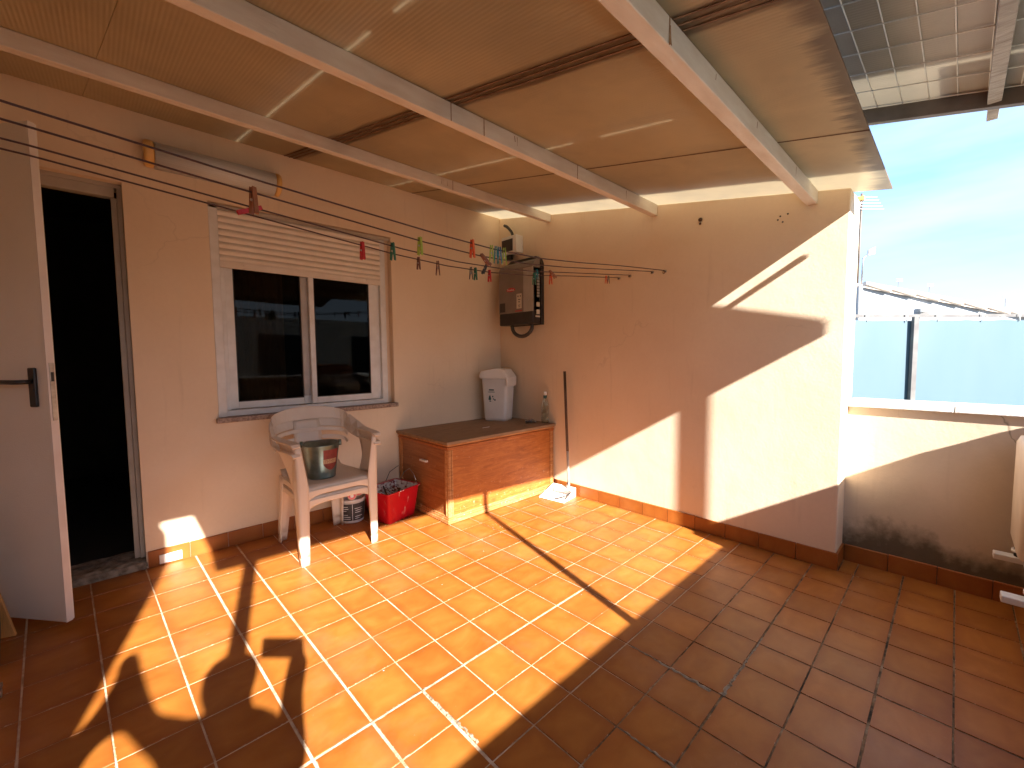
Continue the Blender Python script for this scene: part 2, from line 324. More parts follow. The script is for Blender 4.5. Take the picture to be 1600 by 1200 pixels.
# ------------------------------------------------------------------ helpers
class MB:
    def __init__(s): s.bm = bmesh.new()
    def box(s, x0, x1, y0, y1, z0, z1, M4=None):
        v = [s.bm.verts.new((x, y, z)) for x in (x0, x1) for y in (y0, y1) for z in (z0, z1)]
        for f in ((0, 1, 3, 2), (4, 6, 7, 5), (0, 4, 5, 1), (2, 3, 7, 6), (0, 2, 6, 4), (1, 5, 7, 3)): s.bm.faces.new([v[i] for i in f])
        if M4:
            for q in v: q.co = M4 @ q.co
        return s
    def hexa(s, a, b):     # two quads (4 points each) joined
        v = [s.bm.verts.new(p) for p in a] + [s.bm.verts.new(p) for p in b]
        s.bm.faces.new(v[3::-1]); s.bm.faces.new(v[4:])
        for i in range(4): j = (i+1) % 4; s.bm.faces.new((v[i], v[j], v[4+j], v[4+i]))
        return s
    def prism(s, poly, vec):
        a = [s.bm.verts.new(p) for p in poly]; c = [s.bm.verts.new(Vector(p)+Vector(vec)) for p in poly]
        s.bm.faces.new(a[::-1]); s.bm.faces.new(c); k = len(a)
        for i in range(k): j = (i+1) % k; s.bm.faces.new((a[i], a[j], c[j], c[i]))
        return s
    def tube(s, pts, r, seg=8, closed=True):
        pts = [Vector(p) for p in pts]; rings = []; k = len(pts)
        up = Vector((0, 0, 1)); prev = None
        for i, p in enumerate(pts):
            t = (pts[min(i+1, k-1)] - pts[max(i-1, 0)]).normalized()
            if prev is None:
                a = t.cross(up)
                if a.length < .01: a = t.cross(Vector((1, 0, 0)))
                a.normalize()
            else: a = (prev - t*prev.dot(t)).normalized()
            prev = a; c = t.cross(a); rr = r[i] if isinstance(r, (list, tuple)) else r
            rings.append([s.bm.verts.new(p + a*rr*math.cos(2*math.pi*q/seg) + c*rr*math.sin(2*math.pi*q/seg)) for q in range(seg)])
        for i in range(k-1):
            for q in range(seg):
                f = s.bm.faces.new((rings[i][q], rings[i][(q+1) % seg], rings[i+1][(q+1) % seg], rings[i+1][q])); f.smooth = True
        if closed: s.bm.faces.new(rings[0][::-1]); s.bm.faces.new(rings[-1])
        return s
    def lathe(s, c, prof, seg=24, sx=1, sy=1, cap0=True, cap1=True):
        rings = [[s.bm.verts.new((c[0]+r*sx*math.cos(2*math.pi*q/seg), c[1]+r*sy*math.sin(2*math.pi*q/seg), c[2]+z)) for q in range(seg)] for r, z in prof]
        for i in range(len(rings)-1):
            for q in range(seg):
                f = s.bm.faces.new((rings[i][q], rings[i][(q+1) % seg], rings[i+1][(q+1) % seg], rings[i+1][q])); f.smooth = True
        if cap0: s.bm.faces.new(rings[0][::-1])
        if cap1: s.bm.faces.new(rings[-1])
        return s
    def ribbon(s, pts, widths, dirs, th):   # swept flat strip with thickness
        k = len(pts); rings = []
        for i in range(k):
            p = Vector(pts[i]); t = (Vector(pts[min(i+1, k-1)]) - Vector(pts[max(i-1, 0)])).normalized()
            d = Vector(dirs[i]); d = (d - t*d.dot(t)).normalized(); nn = t.cross(d)
            a = d*widths[i]/2; c = nn*(th if not isinstance(th, list) else th[i])/2
            rings.append([s.bm.verts.new(q) for q in (p-a-c, p+a-c, p+a+c, p-a+c)])
        for i in range(k-1):
            for q in range(4): s.bm.faces.new((rings[i][q], rings[i][(q+1) % 4], rings[i+1][(q+1) % 4], rings[i+1][q]))
        s.bm.faces.new(rings[0][::-1]); s.bm.faces.new(rings[-1]); return s
    def grid(s, fn, nu, nv, smooth=True):
        v = [[s.bm.verts.new(fn(i/nu, j/nv)) for j in range(nv+1)] for i in range(nu+1)]
        for i in range(nu):
            for j in range(nv):
                f = s.bm.faces.new((v[i][j], v[i+1][j], v[i+1][j+1], v[i][j+1])); f.smooth = smooth
        return s
    def build(s, name, mt, parent=None, bevel=0, solid=0, subd=0, smooth=False, seg=2):
        bmesh.ops.recalc_face_normals(s.bm, faces=s.bm.faces)
        me = bpy.data.meshes.new(name)
        if parent is not None:
            inv = WM[parent.name].inverted(); bmesh.ops.transform(s.bm, matrix=inv, verts=s.bm.verts)
        if smooth:
            for f in s.bm.faces: f.smooth = True
        s.bm.to_mesh(me); s.bm.free(); me.materials.append(mt if not isinstance(mt, str) else M[mt])
        o = bpy.data.objects.new(name, me); C.objects.link(o)
        if parent is not None: o.parent = parent; WM[o.name] = WM[parent.name].copy()
        else: WM[o.name] = Matrix.Identity(4)
        if solid: q = o.modifiers.new('s', 'SOLIDIFY'); q.thickness = solid; q.offset = 0
        if bevel:
            q = o.modifiers.new('b', 'BEVEL'); q.width = bevel; q.segments = seg; q.limit_method = 'ANGLE'; q.angle_limit = R(40)
        if subd: q = o.modifiers.new('u', 'SUBSURF'); q.levels = subd; q.render_levels = subd
        return o
WM = {}
def thing(name, loc, label, cat, group=None, rz=0):
    o = bpy.data.objects.new(name, None); C.objects.link(o); o.location = loc; o.rotation_euler = (0, 0, rz)
    o.empty_display_size = .1; WM[o.name] = Matrix.Translation(loc) @ Matrix.Rotation(rz, 4, 'Z')
    return tag(o, label, cat, group)
def tag(o, label=None, cat=None, group=None, kind=None):
    if label: o['label'] = label
    if cat: o['category'] = cat
    if group: o['group'] = group
    if kind: o['kind'] = kind
    return o
def txt(s, size, M4, name, mt, parent, ext=.0006):
    cu = bpy.data.curves.new(name, 'FONT'); cu.body = s; cu.size = size; cu.extrude = ext; cu.align_x = 'CENTER'; cu.align_y = 'CENTER'
    t = bpy.data.objects.new('tmp', cu); C.objects.link(t)
    bpy.context.view_layer.update()
    me = bpy.data.meshes.new_from_object(t.evaluated_get(bpy.context.evaluated_depsgraph_get()))
    bpy.data.objects.remove(t); bpy.data.curves.remove(cu)
    me.transform(M4); me.transform(WM[parent.name].inverted()); me.materials.clear(); me.materials.append(M[mt])
    o = bpy.data.objects.new(name, me); C.objects.link(o); o.parent = parent; WM[o.name] = WM[parent.name].copy(); return o
def frame_m(o, x, y):      # matrix with given x and y axes at o
    x = Vector(x).normalized(); y = Vector(y).normalized(); z = x.cross(y)
    mm = Matrix((x, y, z)).transposed().to_4x4(); mm.translation = Vector(o); return mm

WP = -2.76      # end of the right wall
P = .184        # parapet inner face
YB = -3.74      # back parapet inner face
XL = -3.72      # left wall inner face
SK = .095       # skirting height
RS = .176
def rz1(y): return 2.56 + RS*y     # underside of the near roof

# ------------------------------------------------------------------ ground and floor
mb = MB(); mb.box(-400, 400, -400, 400, -6.2, -6); tag(mb.build('ground', 'ground'), kind='structure')

XS = [-3.70, -3.49, -3.29, -3.09, -2.895, -2.695, -2.49, -2.303, -2.112, -1.929, -1.741, -1.554, -1.366, -1.155, -.975, -.79, -.60, -.402, -.205, -.01, .178]
YS = [0, -.19, -.405, -.62, -.855, -1.065, -1.27, -1.49, -1.697, -1.897, -2.085, -2.275, -2.465, -2.657, -2.842, -3.03, -3.22, -3.41, -3.58, -3.735]
def warp(x, y):
    sl_ = -.07*min(1, max(0, (-2.1-x)/1.0))
    return x + sl_*(y+1.9)
bm = bmesh.new(); uvl = bm.loops.layers.uv.new('UVMap'); fl = bm.faces.layers.float.new('tile_rand')
for i in range(len(XS)-1):
    for j in range(len(YS)-1):
        xa, xb, ya, yb = XS[i], XS[i+1], YS[j+1], YS[j]
        if xa > -.05 and ya > WP-.02: continue
        if xa > -.05 and yb > WP: yb = WP-.012
        g = .0013
        gx0 = g + (.0014 if i in (6, 7) else 0) + (.0025 if (i == 8 and yb < -1.8) else 0) + random.uniform(0, .0012)
        gx1 = g + random.uniform(0, .0012) + (.003 if (i == 7 and yb < -1.8) else 0) + (.002 if i in (5, 6) else 0)
        j_ = j
        gy0 = g + random.uniform(0, .0010) + (.0035 if (YS[j+1] == -1.897 and xa < -1.2) else 0) + (.002 if YS[j+1] in (-2.657, -3.03) and xa > -1.7 else 0)
        gy1 = g + random.uniform(0, .0010) + (.0030 if (YS[j] == -1.897 and xa < -1.2) else 0)
        if i == 13 and yb < -2.6: gx1 += .003
        zt = random.uniform(-.0006, .0006); tl = [random.uniform(-.0005, .0005) for _ in range(4)]
        o4 = [(xa+gx0, ya+gy0), (xb-gx1, ya+gy0), (xb-gx1, yb-gy1), (xa+gx0, yb-gy1)]
        bv = .0013
        i4 = [(xa+gx0+bv, ya+gy0+bv), (xb-gx1-bv, ya+gy0+bv), (xb-gx1-bv, yb-gy1-bv), (xa+gx0+bv, yb-gy1-bv)]
        vo = [bm.verts.new((warp(x, y), y, -.0045)) for x, y in o4]; vi = [bm.verts.new((warp(x, y), y, zt+t_)) for (x, y), t_ in zip(i4, tl)]
        rnd = random.random()
        fs = [bm.faces.new(vi)] + [bm.faces.new((vo[k], vo[(k+1) % 4], vi[(k+1) % 4], vi[k])) for k in range(4)]
        uvs = [(0, 0), (1, 0), (1, 1), (0, 1)]
        for f in fs: f[fl] = rnd
        for lp, u in zip(fs[0].loops, uvs): lp[uvl].uv = u
        for f in fs[1:]:
            for lp in f.loops: lp[uvl].uv = (0, 0)
me = bpy.data.meshes.new('terrace_floor'); bm.to_mesh(me); bm.free(); me.materials.append(M['tile'])
fo = bpy.data.objects.new('terrace_floor', me); C.objects.link(fo); WM[fo.name] = Matrix.Identity(4); tag(fo, kind='structure')
mb = MB(); mb.box(-3.75, .22, -3.8, .0, -.25, -.0022); tag(mb.build('floor_grout', 'grout', fo))
# cement repairs in the joints
mb = MB()
def repair(a, b, w0, w1, n=24):
    a = Vector(a); b = Vector(b); d = (b-a); L = d.length; d.normalize(); s = Vector((-d.y, d.x, 0)); vs = []
    for i in range(n+1):
        p = a + d*L*i/n; wv = (w0+(w1-w0)*i/n); l = wv*random.uniform(.35, 1.1); r_ = wv*random.uniform(.35, 1.1); j = random.uniform(-.003, .003)
        vs.append((mb.bm.verts.new((p + s*(l+j)).to_tuple()[:2] + (.0003,)), mb.bm.verts.new(p.to_tuple()[:2] + (.0028,)), mb.bm.verts.new((p - s*(r_-j)).to_tuple()[:2] + (.0003,))))
    for i in range(n):
        mb.bm.faces.new((vs[i][0], vs[i][1], vs[i+1][1], vs[i+1][0])); mb.bm.faces.new((vs[i][1], vs[i][2], vs[i+1][2], vs[i+1][1]))
repair((-1.366, -2.30, 0), (-1.375, -2.62, 0), .004, .012); repair((-1.741, -2.47, 0), (-1.738, -2.72, 0), .003, .007)
repair((-2.112, -1.90, 0), (-2.10, -2.20, 0), .006, .006); repair((-2.44, -1.897, 0), (-1.93, -1.897, 0), .006, .004)
repair((-1.366, -2.655, 0), (-1.15, -2.657, 0), .010, .004); repair((-1.22, -2.657, 0), (-.9, -2.657, 0), .007, .002)
tag(mb.build('cement_repair', 'mortar', fo))

mb = MB()
for k in range(26):
    x = random.uniform(-2.6, -.3); y = random.uniform(-2.4, -.75); rr_ = random.uniform(.0010, .0030)
    if k < 14: x, y = random.gauss(-.93, .06), random.gauss(-1.02, .05)
    mb.bm.faces.new([mb.bm.verts.new((x+rr_*random.uniform(.6, 1.3)*math.cos(a), y+rr_*random.uniform(.6, 1.3)*math.sin(a), .0022)) for a in [2*math.pi*q/9 for q in range(9)]])
mb.build('paint_flecks', 'white_print', fo)
# skirting tiles
def skirting(name, segs, label):
    bm = bmesh.new(); fl = bm.faces.layers.float.new('tile_rand'); uvl = bm.loops.layers.uv.new('UVMap')
    for axis, fixed, a, b, side in segs:
        L = abs(b-a); k = max(1, round(L/.192)); 
        for i in range(k):
            s0 = a + (b-a)*i/k; s1 = a + (b-a)*(i+1)/k; e_ = .0016 * (1 if b > a else -1); s0 += e_; s1 -= e_
            t = .010; h = SK + random.uniform(-.001, .001); f2 = fixed + side*t; c_ = fixed + side*(t-.003); rnd = random.random()
            def pt(s, f, z): return (s, f, z) if axis == 'x' else (f, s, z)
            v = [bm.verts.new(pt(*q)) for q in ((s0, f2, 0), (s1, f2, 0), (s1, f2, h-.003), (s0, f2, h-.003), (s1, c_, h), (s0, c_, h), (s1, fixed, h), (s0, fixed, h), (s1, fixed, 0), (s0, fixed, 0))]
            for q in ((0, 1, 2, 3), (3, 2, 4, 5), (5, 4, 6, 7), (1, 8, 6, 4, 2), (0, 3, 5, 7, 9)):
                f = bm.faces.new([v[x] for x in q]); f[fl] = rnd
                for lp, u in zip(f.loops, ((0, 0), (1, 0), (1, 1), (0, 1), (.5, .5))): lp[uvl].uv = u
    bmesh.ops.recalc_face_normals(bm, faces=bm.faces)
    me = bpy.data.meshes.new(name); bm.to_mesh(me); bm.free(); me.materials.append(M['skirt'])
    o = bpy.data.objects.new(name, me); C.objects.link(o); WM[o.name] = Matrix.Identity(4)
    return tag(o, label, 'skirting')
skirting('skirting', [('x', 0, -2.762, -1.0, -1), ('x', 0, -1.0, -.012, -1)], 'terracotta tile skirting along the foot of the door and window wall')
skirting('skirting', [('y', 0, -.012, WP-.01, -1), ('x', WP, -.01, P-.001, -1)], 'terracotta tile skirting along the sunlit right wall and round its end')
skirting('skirting', [('y', P, WP-.012, YB+.012, -1)], 'dark red tile skirting under the mouldy low parapet')

# ------------------------------------------------------------------ walls
T = .22
wl = thing('house_wall', (-2, 0, 0), 'long peach plastered house wall with the open door and shuttered window', 'wall')
xs = [-3.95, -3.43, -2.768, -2.385, -1.178, .40]; zs = [-.25, .0, .82, 2.163, 2.62]
mb = MB()
def solid(i, k):
    if i == 1 and 1 <= k <= 2: return False
    if i == 3 and k == 2: return False
    return True
# run cells together by column strips (front faces butt edge to edge)
for i in range(5):
    for k in range(4):
        if solid(i, k): mb.box(xs[i], xs[i+1], 0, T, zs[k], zs[k+1])
bmesh.ops.remove_doubles(mb.bm, verts=mb.bm.verts, dist=1e-5)
# drop the doubled inner faces
seen = {}
for f in list(mb.bm.faces):
    key = tuple(sorted(v.index if v.index >= 0 else id(v) for v in f.verts)); 
mb.bm.verts.index_update(); seen = {}
for f in list(mb.bm.faces): seen.setdefault(tuple(sorted(v.index for v in f.verts)), []).append(f)
dead = [f for fs in seen.values() if len(fs) > 1 for f in fs]
bmesh.ops.delete(mb.bm, geom=dead, context='FACES_ONLY')
mb.build('plaster', 'plaster', wl)
# right wall: top follows the roof
mb = MB()
mb.prism([(0, 0, -.25), (0, WP, -.25), (0, WP, rz1(WP)-.004), (0, 0, rz1(0)-.004)], (.30, 0, 0))
o = mb.build('side_wall', 'plaster', bevel=.006); tag(o, 'peach plastered right wall crossed by sharp sun and shadow, hooks on it', 'wall')
# parapets
pr = thing('parapet', (P, -3.3, 0), 'low plastered parapet with black mould at its foot and a white coping', 'wall')
mb = MB(); mb.box(P, P+.16, YB-.14, WP, -.25, .90); mb.build('masonry', 'parapet', pr)
mb = MB()
for a, b in ((WP, -3.18), (-3.182, YB-.16)): mb.box(P-.022, P+.19, b, a, .90, .936)
mb.build('coping', 'coping', pr, bevel=.004)
pb = thing('parapet', (-1.8, YB, 0), 'low parapet behind the photographer closing the terrace front', 'wall')
mb = MB(); mb.box(XL, P-.001, YB-.14, YB, -.25, .90); mb.build('masonry', 'parapet', pb)
mb = MB(); mb.box(XL, P-.024, YB-.17, YB+.022, .90, .936); mb.build('coping', 'coping', pb, bevel=.004)
mb = MB(); mb.box(XL-.2, XL, YB-.17, 0, -.25, 2.6); tag(mb.build('boundary_wall', 'plaster', bevel=.004), 'tall plastered side wall closing the terrace on the left', 'wall')
# dark room behind
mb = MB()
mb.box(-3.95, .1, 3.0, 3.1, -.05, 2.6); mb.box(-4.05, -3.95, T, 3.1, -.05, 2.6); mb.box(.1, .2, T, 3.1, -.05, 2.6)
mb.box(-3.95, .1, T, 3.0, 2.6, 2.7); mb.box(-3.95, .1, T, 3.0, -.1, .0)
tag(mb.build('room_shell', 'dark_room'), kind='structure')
# unseen block added on the coping, shaped to bump the shade line
pt = thing('shade_block', (-.2, YB-.06, .936), 'unseen block added for its shade on the front parapet by its right corner', 'shade_block')
mb = MB(); mb.prism([(x, YB-.14, z) for x, z in ((-.56, .938), (-.56, 1.09), (-.50, 1.10), (.0, 1.10), (.04, 1.085), (.07, 1.078), (.10, 1.06), (.13, 1.035), (.15, 1.0), (.155, .938))], (0, .13, 0)); mb.build('block_body', 'block_clay', pt, bevel=.004)
bd_ = thing('reflection_building', (-2, -11, -6), 'unseen beige building added behind the photographer for the window reflections', 'building')  # unseen building added to fill the window reflections and cut low sky
mb = MB(); mb.box(-12, 9, -15, -10.5, -6, 2.4); mb.build('wall', 'plaster', bd_)
for k in range(7):
    for z_ in (-2.2, .4):
        mb = MB(); mb.box(-10.5+2.7*k, -9.3+2.7*k, -10.495, -10.45, z_, z_+1.5); mb.build('window', 'dark_room', bd_)

# ------------------------------------------------------------------ door
dr = thing('door', (-3.1, 0, 0), 'open grey door leaf with black lever handle at the left edge of the photo', 'door')
mb = MB()
mb.box(-3.43, -2.80, .055, .11, 2.09, 2.14); mb.box(-3.43, -2.768, .05, .11, 2.14, 2.163)
mb.box(-2.815, -2.79, .065, .11, .05, 2.09); mb.box(-2.79, -2.768, .05, .11, .05, 2.14); mb.box(-3.43, -3.40, .055, .11, .05, 2.09)
mb.build('door_frame', 'frame_tan', dr, bevel=.003)
h = Vector((-3.445, -.01, 0)); e = Vector((-3.066, -.485, 0)); u = (e-h).normalized(); nrm = Vector((u.y, -u.x, 0))  # towards +x side
if nrm.x < 0: nrm = -nrm
tk = .034
mb = MB()
a = [h, e, e+nrm*tk, h+nrm*tk]
mb.hexa([(q.x, q.y, .035) for q in a], [(q.x, q.y, 2.19) for q in a]); lf = mb.build('leaf', 'door', dr, bevel=.002)
mb = MB(); q0 = e + u*.0005; a = [e+u*.0004-nrm*.001, e+u*.006-nrm*.001, e+u*.006+nrm*(tk-.010), e+u*.0004+nrm*(tk-.010)]
mb.hexa([(q.x, q.y, .035) for q in a], [(q.x, q.y, 2.19) for q in a]); mb.build('edge_strip', 'door_edge', lf, bevel=.001)
mb = MB(); a = [e+u*.006+nrm*.006, e+u*.0085+nrm*.006, e+u*.0085+nrm*.024, e+u*.006+nrm*.024]
mb.hexa([(q.x, q.y, .94) for q in a], [(q.x, q.y, 1.19) for q in a]); lk = mb.build('lock_plate', 'steel', lf, bevel=.001)
mb = MB(); a = [e+u*.0086+nrm*.010, e+u*.0100+nrm*.010, e+u*.0100+nrm*.020, e+u*.0086+nrm*.020]
mb.hexa([(q.x, q.y, 1.11) for q in a], [(q.x, q.y, 1.15) for q in a]); mb.build('latch', 'black', lf)
c0 = e - u*.062 - nrm*.008
mb = MB(); a = [c0-u*.017+nrm*.0075, c0+u*.017+nrm*.0075, c0+u*.017-nrm*.006, c0-u*.017-nrm*.006]
mb.hexa([(q.x, q.y, 1.00) for q in a], [(q.x, q.y, 1.17) for q in a]); hp_ = mb.build('handle_plate', 'black', lf, bevel=.005)
mb = MB(); p0 = c0 - nrm*.005; mb.tube([(p0.x, p0.y, 1.11), tuple((p0-nrm*.045))[:2]+(1.11,), tuple((p0-nrm*.05-u*.02))[:2]+(1.11,), tuple((p0-nrm*.05-u*.15))[:2]+(1.112,)], .010, 10)
mb.build('handle', 'black', lf)
mb = MB(); mb.grid(lambda a_, b_: (-3.425+.66*a_, -.012+.23*b_, .046+.006*math.sin(a_*31)*math.sin(b_*9)+(-.03 if b_ < .04 else 0)), 50, 12)
mb.bm.verts.ensure_lookup_table()
mb.box(-3.425, -2.77, -.010, .20, .0, .040)
tag(mb.build('threshold', 'stone'), 'chipped worn stone threshold in the dark doorway', 'threshold')

# ------------------------------------------------------------------ window
wn = thing('window', (-1.78, .03, .82), 'white sliding window with half lowered roller shutter above the plastic chairs', 'window')
mb = MB()
mb.box(-2.383, -2.335, .012, .09, .832, 2.155); mb.box(-1.262, -1.215, .035, .09, .832, 2.155); mb.box(-2.335, -1.262, .04, .09, 2.135, 2.155)
mb.box(-2.335, -1.262, .03, .10, .832, .868)
mb.box(-2.335, -2.305, .06, .11, .868, 2.13); mb.box(-1.295, -1.262, .06, .11, .868, 2.13)
mb.build('frame', 'alu', wn, bevel=.004)
mb = MB(); mb.box(-1.215, -1.180, .055, .10, .832, 2.155); mb.build('reveal_strip', 'plaster', wn)
def sash(x0, x1, y0, ml, mr, z0=.872, z1=2.02):
    mb = MB(); y1 = y0+.028
    mb.box(x0, x0+ml, y0, y1, z0, z1); mb.box(x1-mr, x1, y0, y1, z0, z1); mb.box(x0+ml, x1-mr, y0, y1, z0, z0+.045); mb.box(x0+ml, x1-mr, y0, y1, z1-.05, z1)
    s = mb.build('sash', 'alu', wn, bevel=.003)
    mb = MB(); g = .006
    mb.box(x0+ml, x0+ml+g, y0+.004, y1-.004, z0+.045, z1-.05); mb.box(x1-mr-g, x1-mr, y0+.004, y1-.004, z0+.045, z1-.05); mb.box(x0+ml+g, x1-mr-g, y0+.004, y1-.004, z0+.045, z0+.051)
    mb.build('gasket', 'gasket', s)
    mb = MB(); mb.box(x0+ml+g, x1-mr-g, y0+.011, y0+.016, z0+.051, z1-.05); mb.build('pane', 'glass', s)
    return s
s1 = sash(-2.304, -1.776, .078, .045, .075)
s1.data.materials[0] = M['alu']
sash(-1.805, -1.296, .045, .035, .058)
mb = MB(); mb.box(-1.852, -1.806, .070, .0775, .93, 1.99); mb.build('meeting_stile', 'alu_grey', wn, bevel=.002)
# shutter: curved slats
mb = MB(); zz = 1.775; x0, x1 = -2.333, -1.264
mb.box(x0, x1, .022, .038, zz, zz+.040)
z = zz+.0405
while z < 2.13:
    hh = .040; prof = [(.030-.011*math.sin(math.pi*k/6), z+hh*k/6) for k in range(7)]
    v = [[mb.bm.verts.new((x, y, z_)) for y, z_ in prof] for x in (x0, x1)]
    for k in range(6):
        f = mb.bm.faces.new((v[0][k], v[1][k], v[1][k+1], v[0][k+1])); f.smooth = True
    z += hh
sh = mb.build('roller_shutter', 'shutter', wn)
for x in (-2.20, -1.37):
    mb = MB(); mb.tube([(x, .012, zz+.028), (x, .022, zz+.028)], .010, 10); mb.build('stopper', 'shutter', sh)
mb = MB(); mb.box(-2.383, -1.185, .012, .018, 2.1305, 2.155); mb.build('lintel_seal', 'frame_tan', wn)
mb = MB(); mb.box(-2.40, -1.160, -.032, .10, .800, .831); tag(mb.build('sill', 'granite', wn, bevel=.004))
# net curtain in the room
mb = MB(); mb.grid(lambda a, b_: (-2.36+.5*a, .45+.018*math.sin(a*70)+.01*math.sin(a*23+b_*3), .3+1.9*b_), 90, 6)
tag(mb.build('curtain', 'curtain'), 'beige curtain hanging inside behind the left window pane', 'curtain')

# vent in the skirting
mb = MB(); mb.box(-2.712, -2.606, -.017, -.0105, .008, .060)
vt = mb.build('vent_cover', 'plastic_white', bevel=.002); tag(vt, 'small white rectangular vent cover on the skirting beside the doorway', 'vent')
# wall lamp
fx = thing('wall_lamp', (-2.33, 0, 2.34), 'long fluorescent wall lamp with grey ribbed diffuser and yellowed end caps', 'lamp')
def halfcyl(mb, x0, x1, d, hgt, zc, seg=12):
    rings = [[mb.bm.verts.new((x, -.001 - d*math.sin(math.pi*k/seg)**.8, zc + hgt/2*math.cos(math.pi*k/seg))) for k in range(seg+1)] for x in (x0, x1)]
    for k in range(seg):
        f = mb.bm.faces.new((rings[0][k], rings[1][k], rings[1][k+1], rings[0][k+1])); f.smooth = True
    mb.bm.faces.new(rings[0]); mb.bm.faces.new(rings[1][::-1]); mb.bm.faces.new((rings[0][0], rings[0][-1], rings[1][-1], rings[1][0]))
mb = MB(); halfcyl(mb, -2.625, -2.020, .095, .140, 2.345); mb.build('diffuser', 'diffuser', fx)
for a, b_ in ((-2.672, -2.6255), (-2.0195, -1.985)):
    mb = MB(); halfcyl(mb, a, b_, .099, .148, 2.345); mb.build('end_cap', 'cream_cap', fx, bevel=.016, seg=4)

# ------------------------------------------------------------------ near roof with solar panels on top
rf = thing('lean_to_roof', (-1.6, -1.4, 2.3), 'lean-to roof of brown cellular sheets with a grimy front edge, over three beams', 'roof')
YF = -2.915; XE = .105
def slope_slab(mb, x0, x1, y0, y1, off, th, zf=rz1):
    a = [(x0, y0, zf(y0)+off), (x1, y0, zf(y0)+off), (x1, y1, zf(y1)+off), (x0, y1, zf(y1)+off)]
    b_ = [(p[0], p[1], p[2]+th) for p in a]; mb.hexa(a, b_)
joints = [-3.72, -2.77, -1.78, -.845, XE]
for a, b_ in zip(joints[:-1], joints[1:]):
    mb = MB()
    # joint lines run slightly skew to the beams, as laid
    def sk(x, y): return x if x in (-3.72, XE) else x - .08*(y+1.6)
    lo = [(sk(a, YF)+.001, YF, rz1(YF)), (sk(b_, YF)-.001, YF, rz1(YF)), (sk(b_, 0)-.001, -.001, rz1(0)), (sk(a, 0)+.001, -.001, rz1(0))]
    mb.hexa(lo, [(p[0], p[1], p[2]+.008) for p in lo]); mb.build('roof_sheet', 'sheet', rf)
# joint cover profiles
for jx in (-1.78, -.845):
    mb = MB(); a = Vector((jx-.08*(YF+1.6), YF, rz1(YF)-.0015)); c = Vector((jx-.08*1.6, -.002, rz1(0)-.0015))
    wj = .011 if jx == -1.78 else .005
    for off in ((-.034, -.004, .024) if jx == -1.78 else (0,)):
        mb.ribbon([a+Vector((off, 0, 0)), c+Vector((off, 0, 0))], [wj*.5]*2, [(1, 0, 0)]*2, .003)
    mb.build('joint_seal', 'seal', rf)
def beam(yb, zb, w, d, sec):
    # yb: far bottom edge
    mb = MB(); mb.box(-3.715, -.002, yb-w, yb, zb, rz1(yb-w)-.001)
    return mb
for yb, zb, w, lab in ((-.633, 2.372, .045, 'pale painted roof beam nearest the window wall'), (-1.628, 2.188, .045, 'middle pale painted roof beam with small rust stains'), (-2.566, 2.025, .050, 'pale painted roof beam nearest the open edge, rusty at its wall end')):
    b0 = thing('roof_beam', (-1.8, yb, zb), lab, 'beam', 'beams under the lean-to roof')
    beam(yb, zb, w, 0, 0).build('timber', 'beam', b0, bevel=.003)
    for sx_ in {-2.566: (-1.75,), -1.628: (-1.78, -1.60, -.92), -.633: (-1.05,)}[yb]:
        mb = MB(); mb.box(sx_-.002, sx_+.002, yb-w-.0012, yb-w+.001, zb+.001, rz1(yb-w)-.003); mb.build('seam', 'beam_rust', b0)
        if yb == -2.566: mb = MB(); mb.prism([(sx_-.006, yb-w-.0016, zb+.002), (sx_+.012, yb-w-.0016, zb+.002), (sx_+.007, yb-w-.0016, zb+.020), (sx_+.004, yb-w-.0016, zb+.05), (sx_-.002, yb-w-.0016, zb+.05)], (0, .0003, 0)); mb.build('rust_bloom', 'beam_rust', b0)
    # rust runs on the face
    mb = MB()
    for k in range(3):
        x = random.uniform(-1.6, -.3); hgt = random.uniform(.02, .05); zt = rz1(yb-w)-.012
        mb.bm.faces.new([mb.bm.verts.new((x+random.uniform(-.004, .004)+(.004 if q in (1, 2) else 0), yb-w-.0008, zt-(hgt if q > 1 else 0))) for q in range(4)])
    mb.build('rust_run', 'beam_rust', b0)
# solar panels above the sheets
grp = 'solar panels on the lean-to roof'
edges = [(-3.72, -3.262), (-3.248, -2.262), (-2.247, -1.222), (-1.207, -.285)]
for k, (a, b_) in enumerate(edges):
    mb = MB(); slope_slab(mb, a+.012, b_-.012, -2.80, .30, .110, .012); sp_ = mb.build('solar_panel', 'panel_back', rf)
    mb = MB(); slope_slab(mb, a, a+.012, -2.81, .31, .100, .03); slope_slab(mb, b_-.012, b_, -2.81, .31, .100, .03)
    slope_slab(mb, a+.012, b_-.012, -2.81, -2.80, .100, .03); mb.build('rim', 'steel', sp_)
for ya, yb_ in ((-2.07, -1.96), (-2.60, -2.46)):  # unseen cross strips added above the sheets to interrupt the light streaks
    mb = MB(); slope_slab(mb, -3.72, -.27, ya, yb_, .062, .035); mb.build('streak_blocker', 'steel', rf)

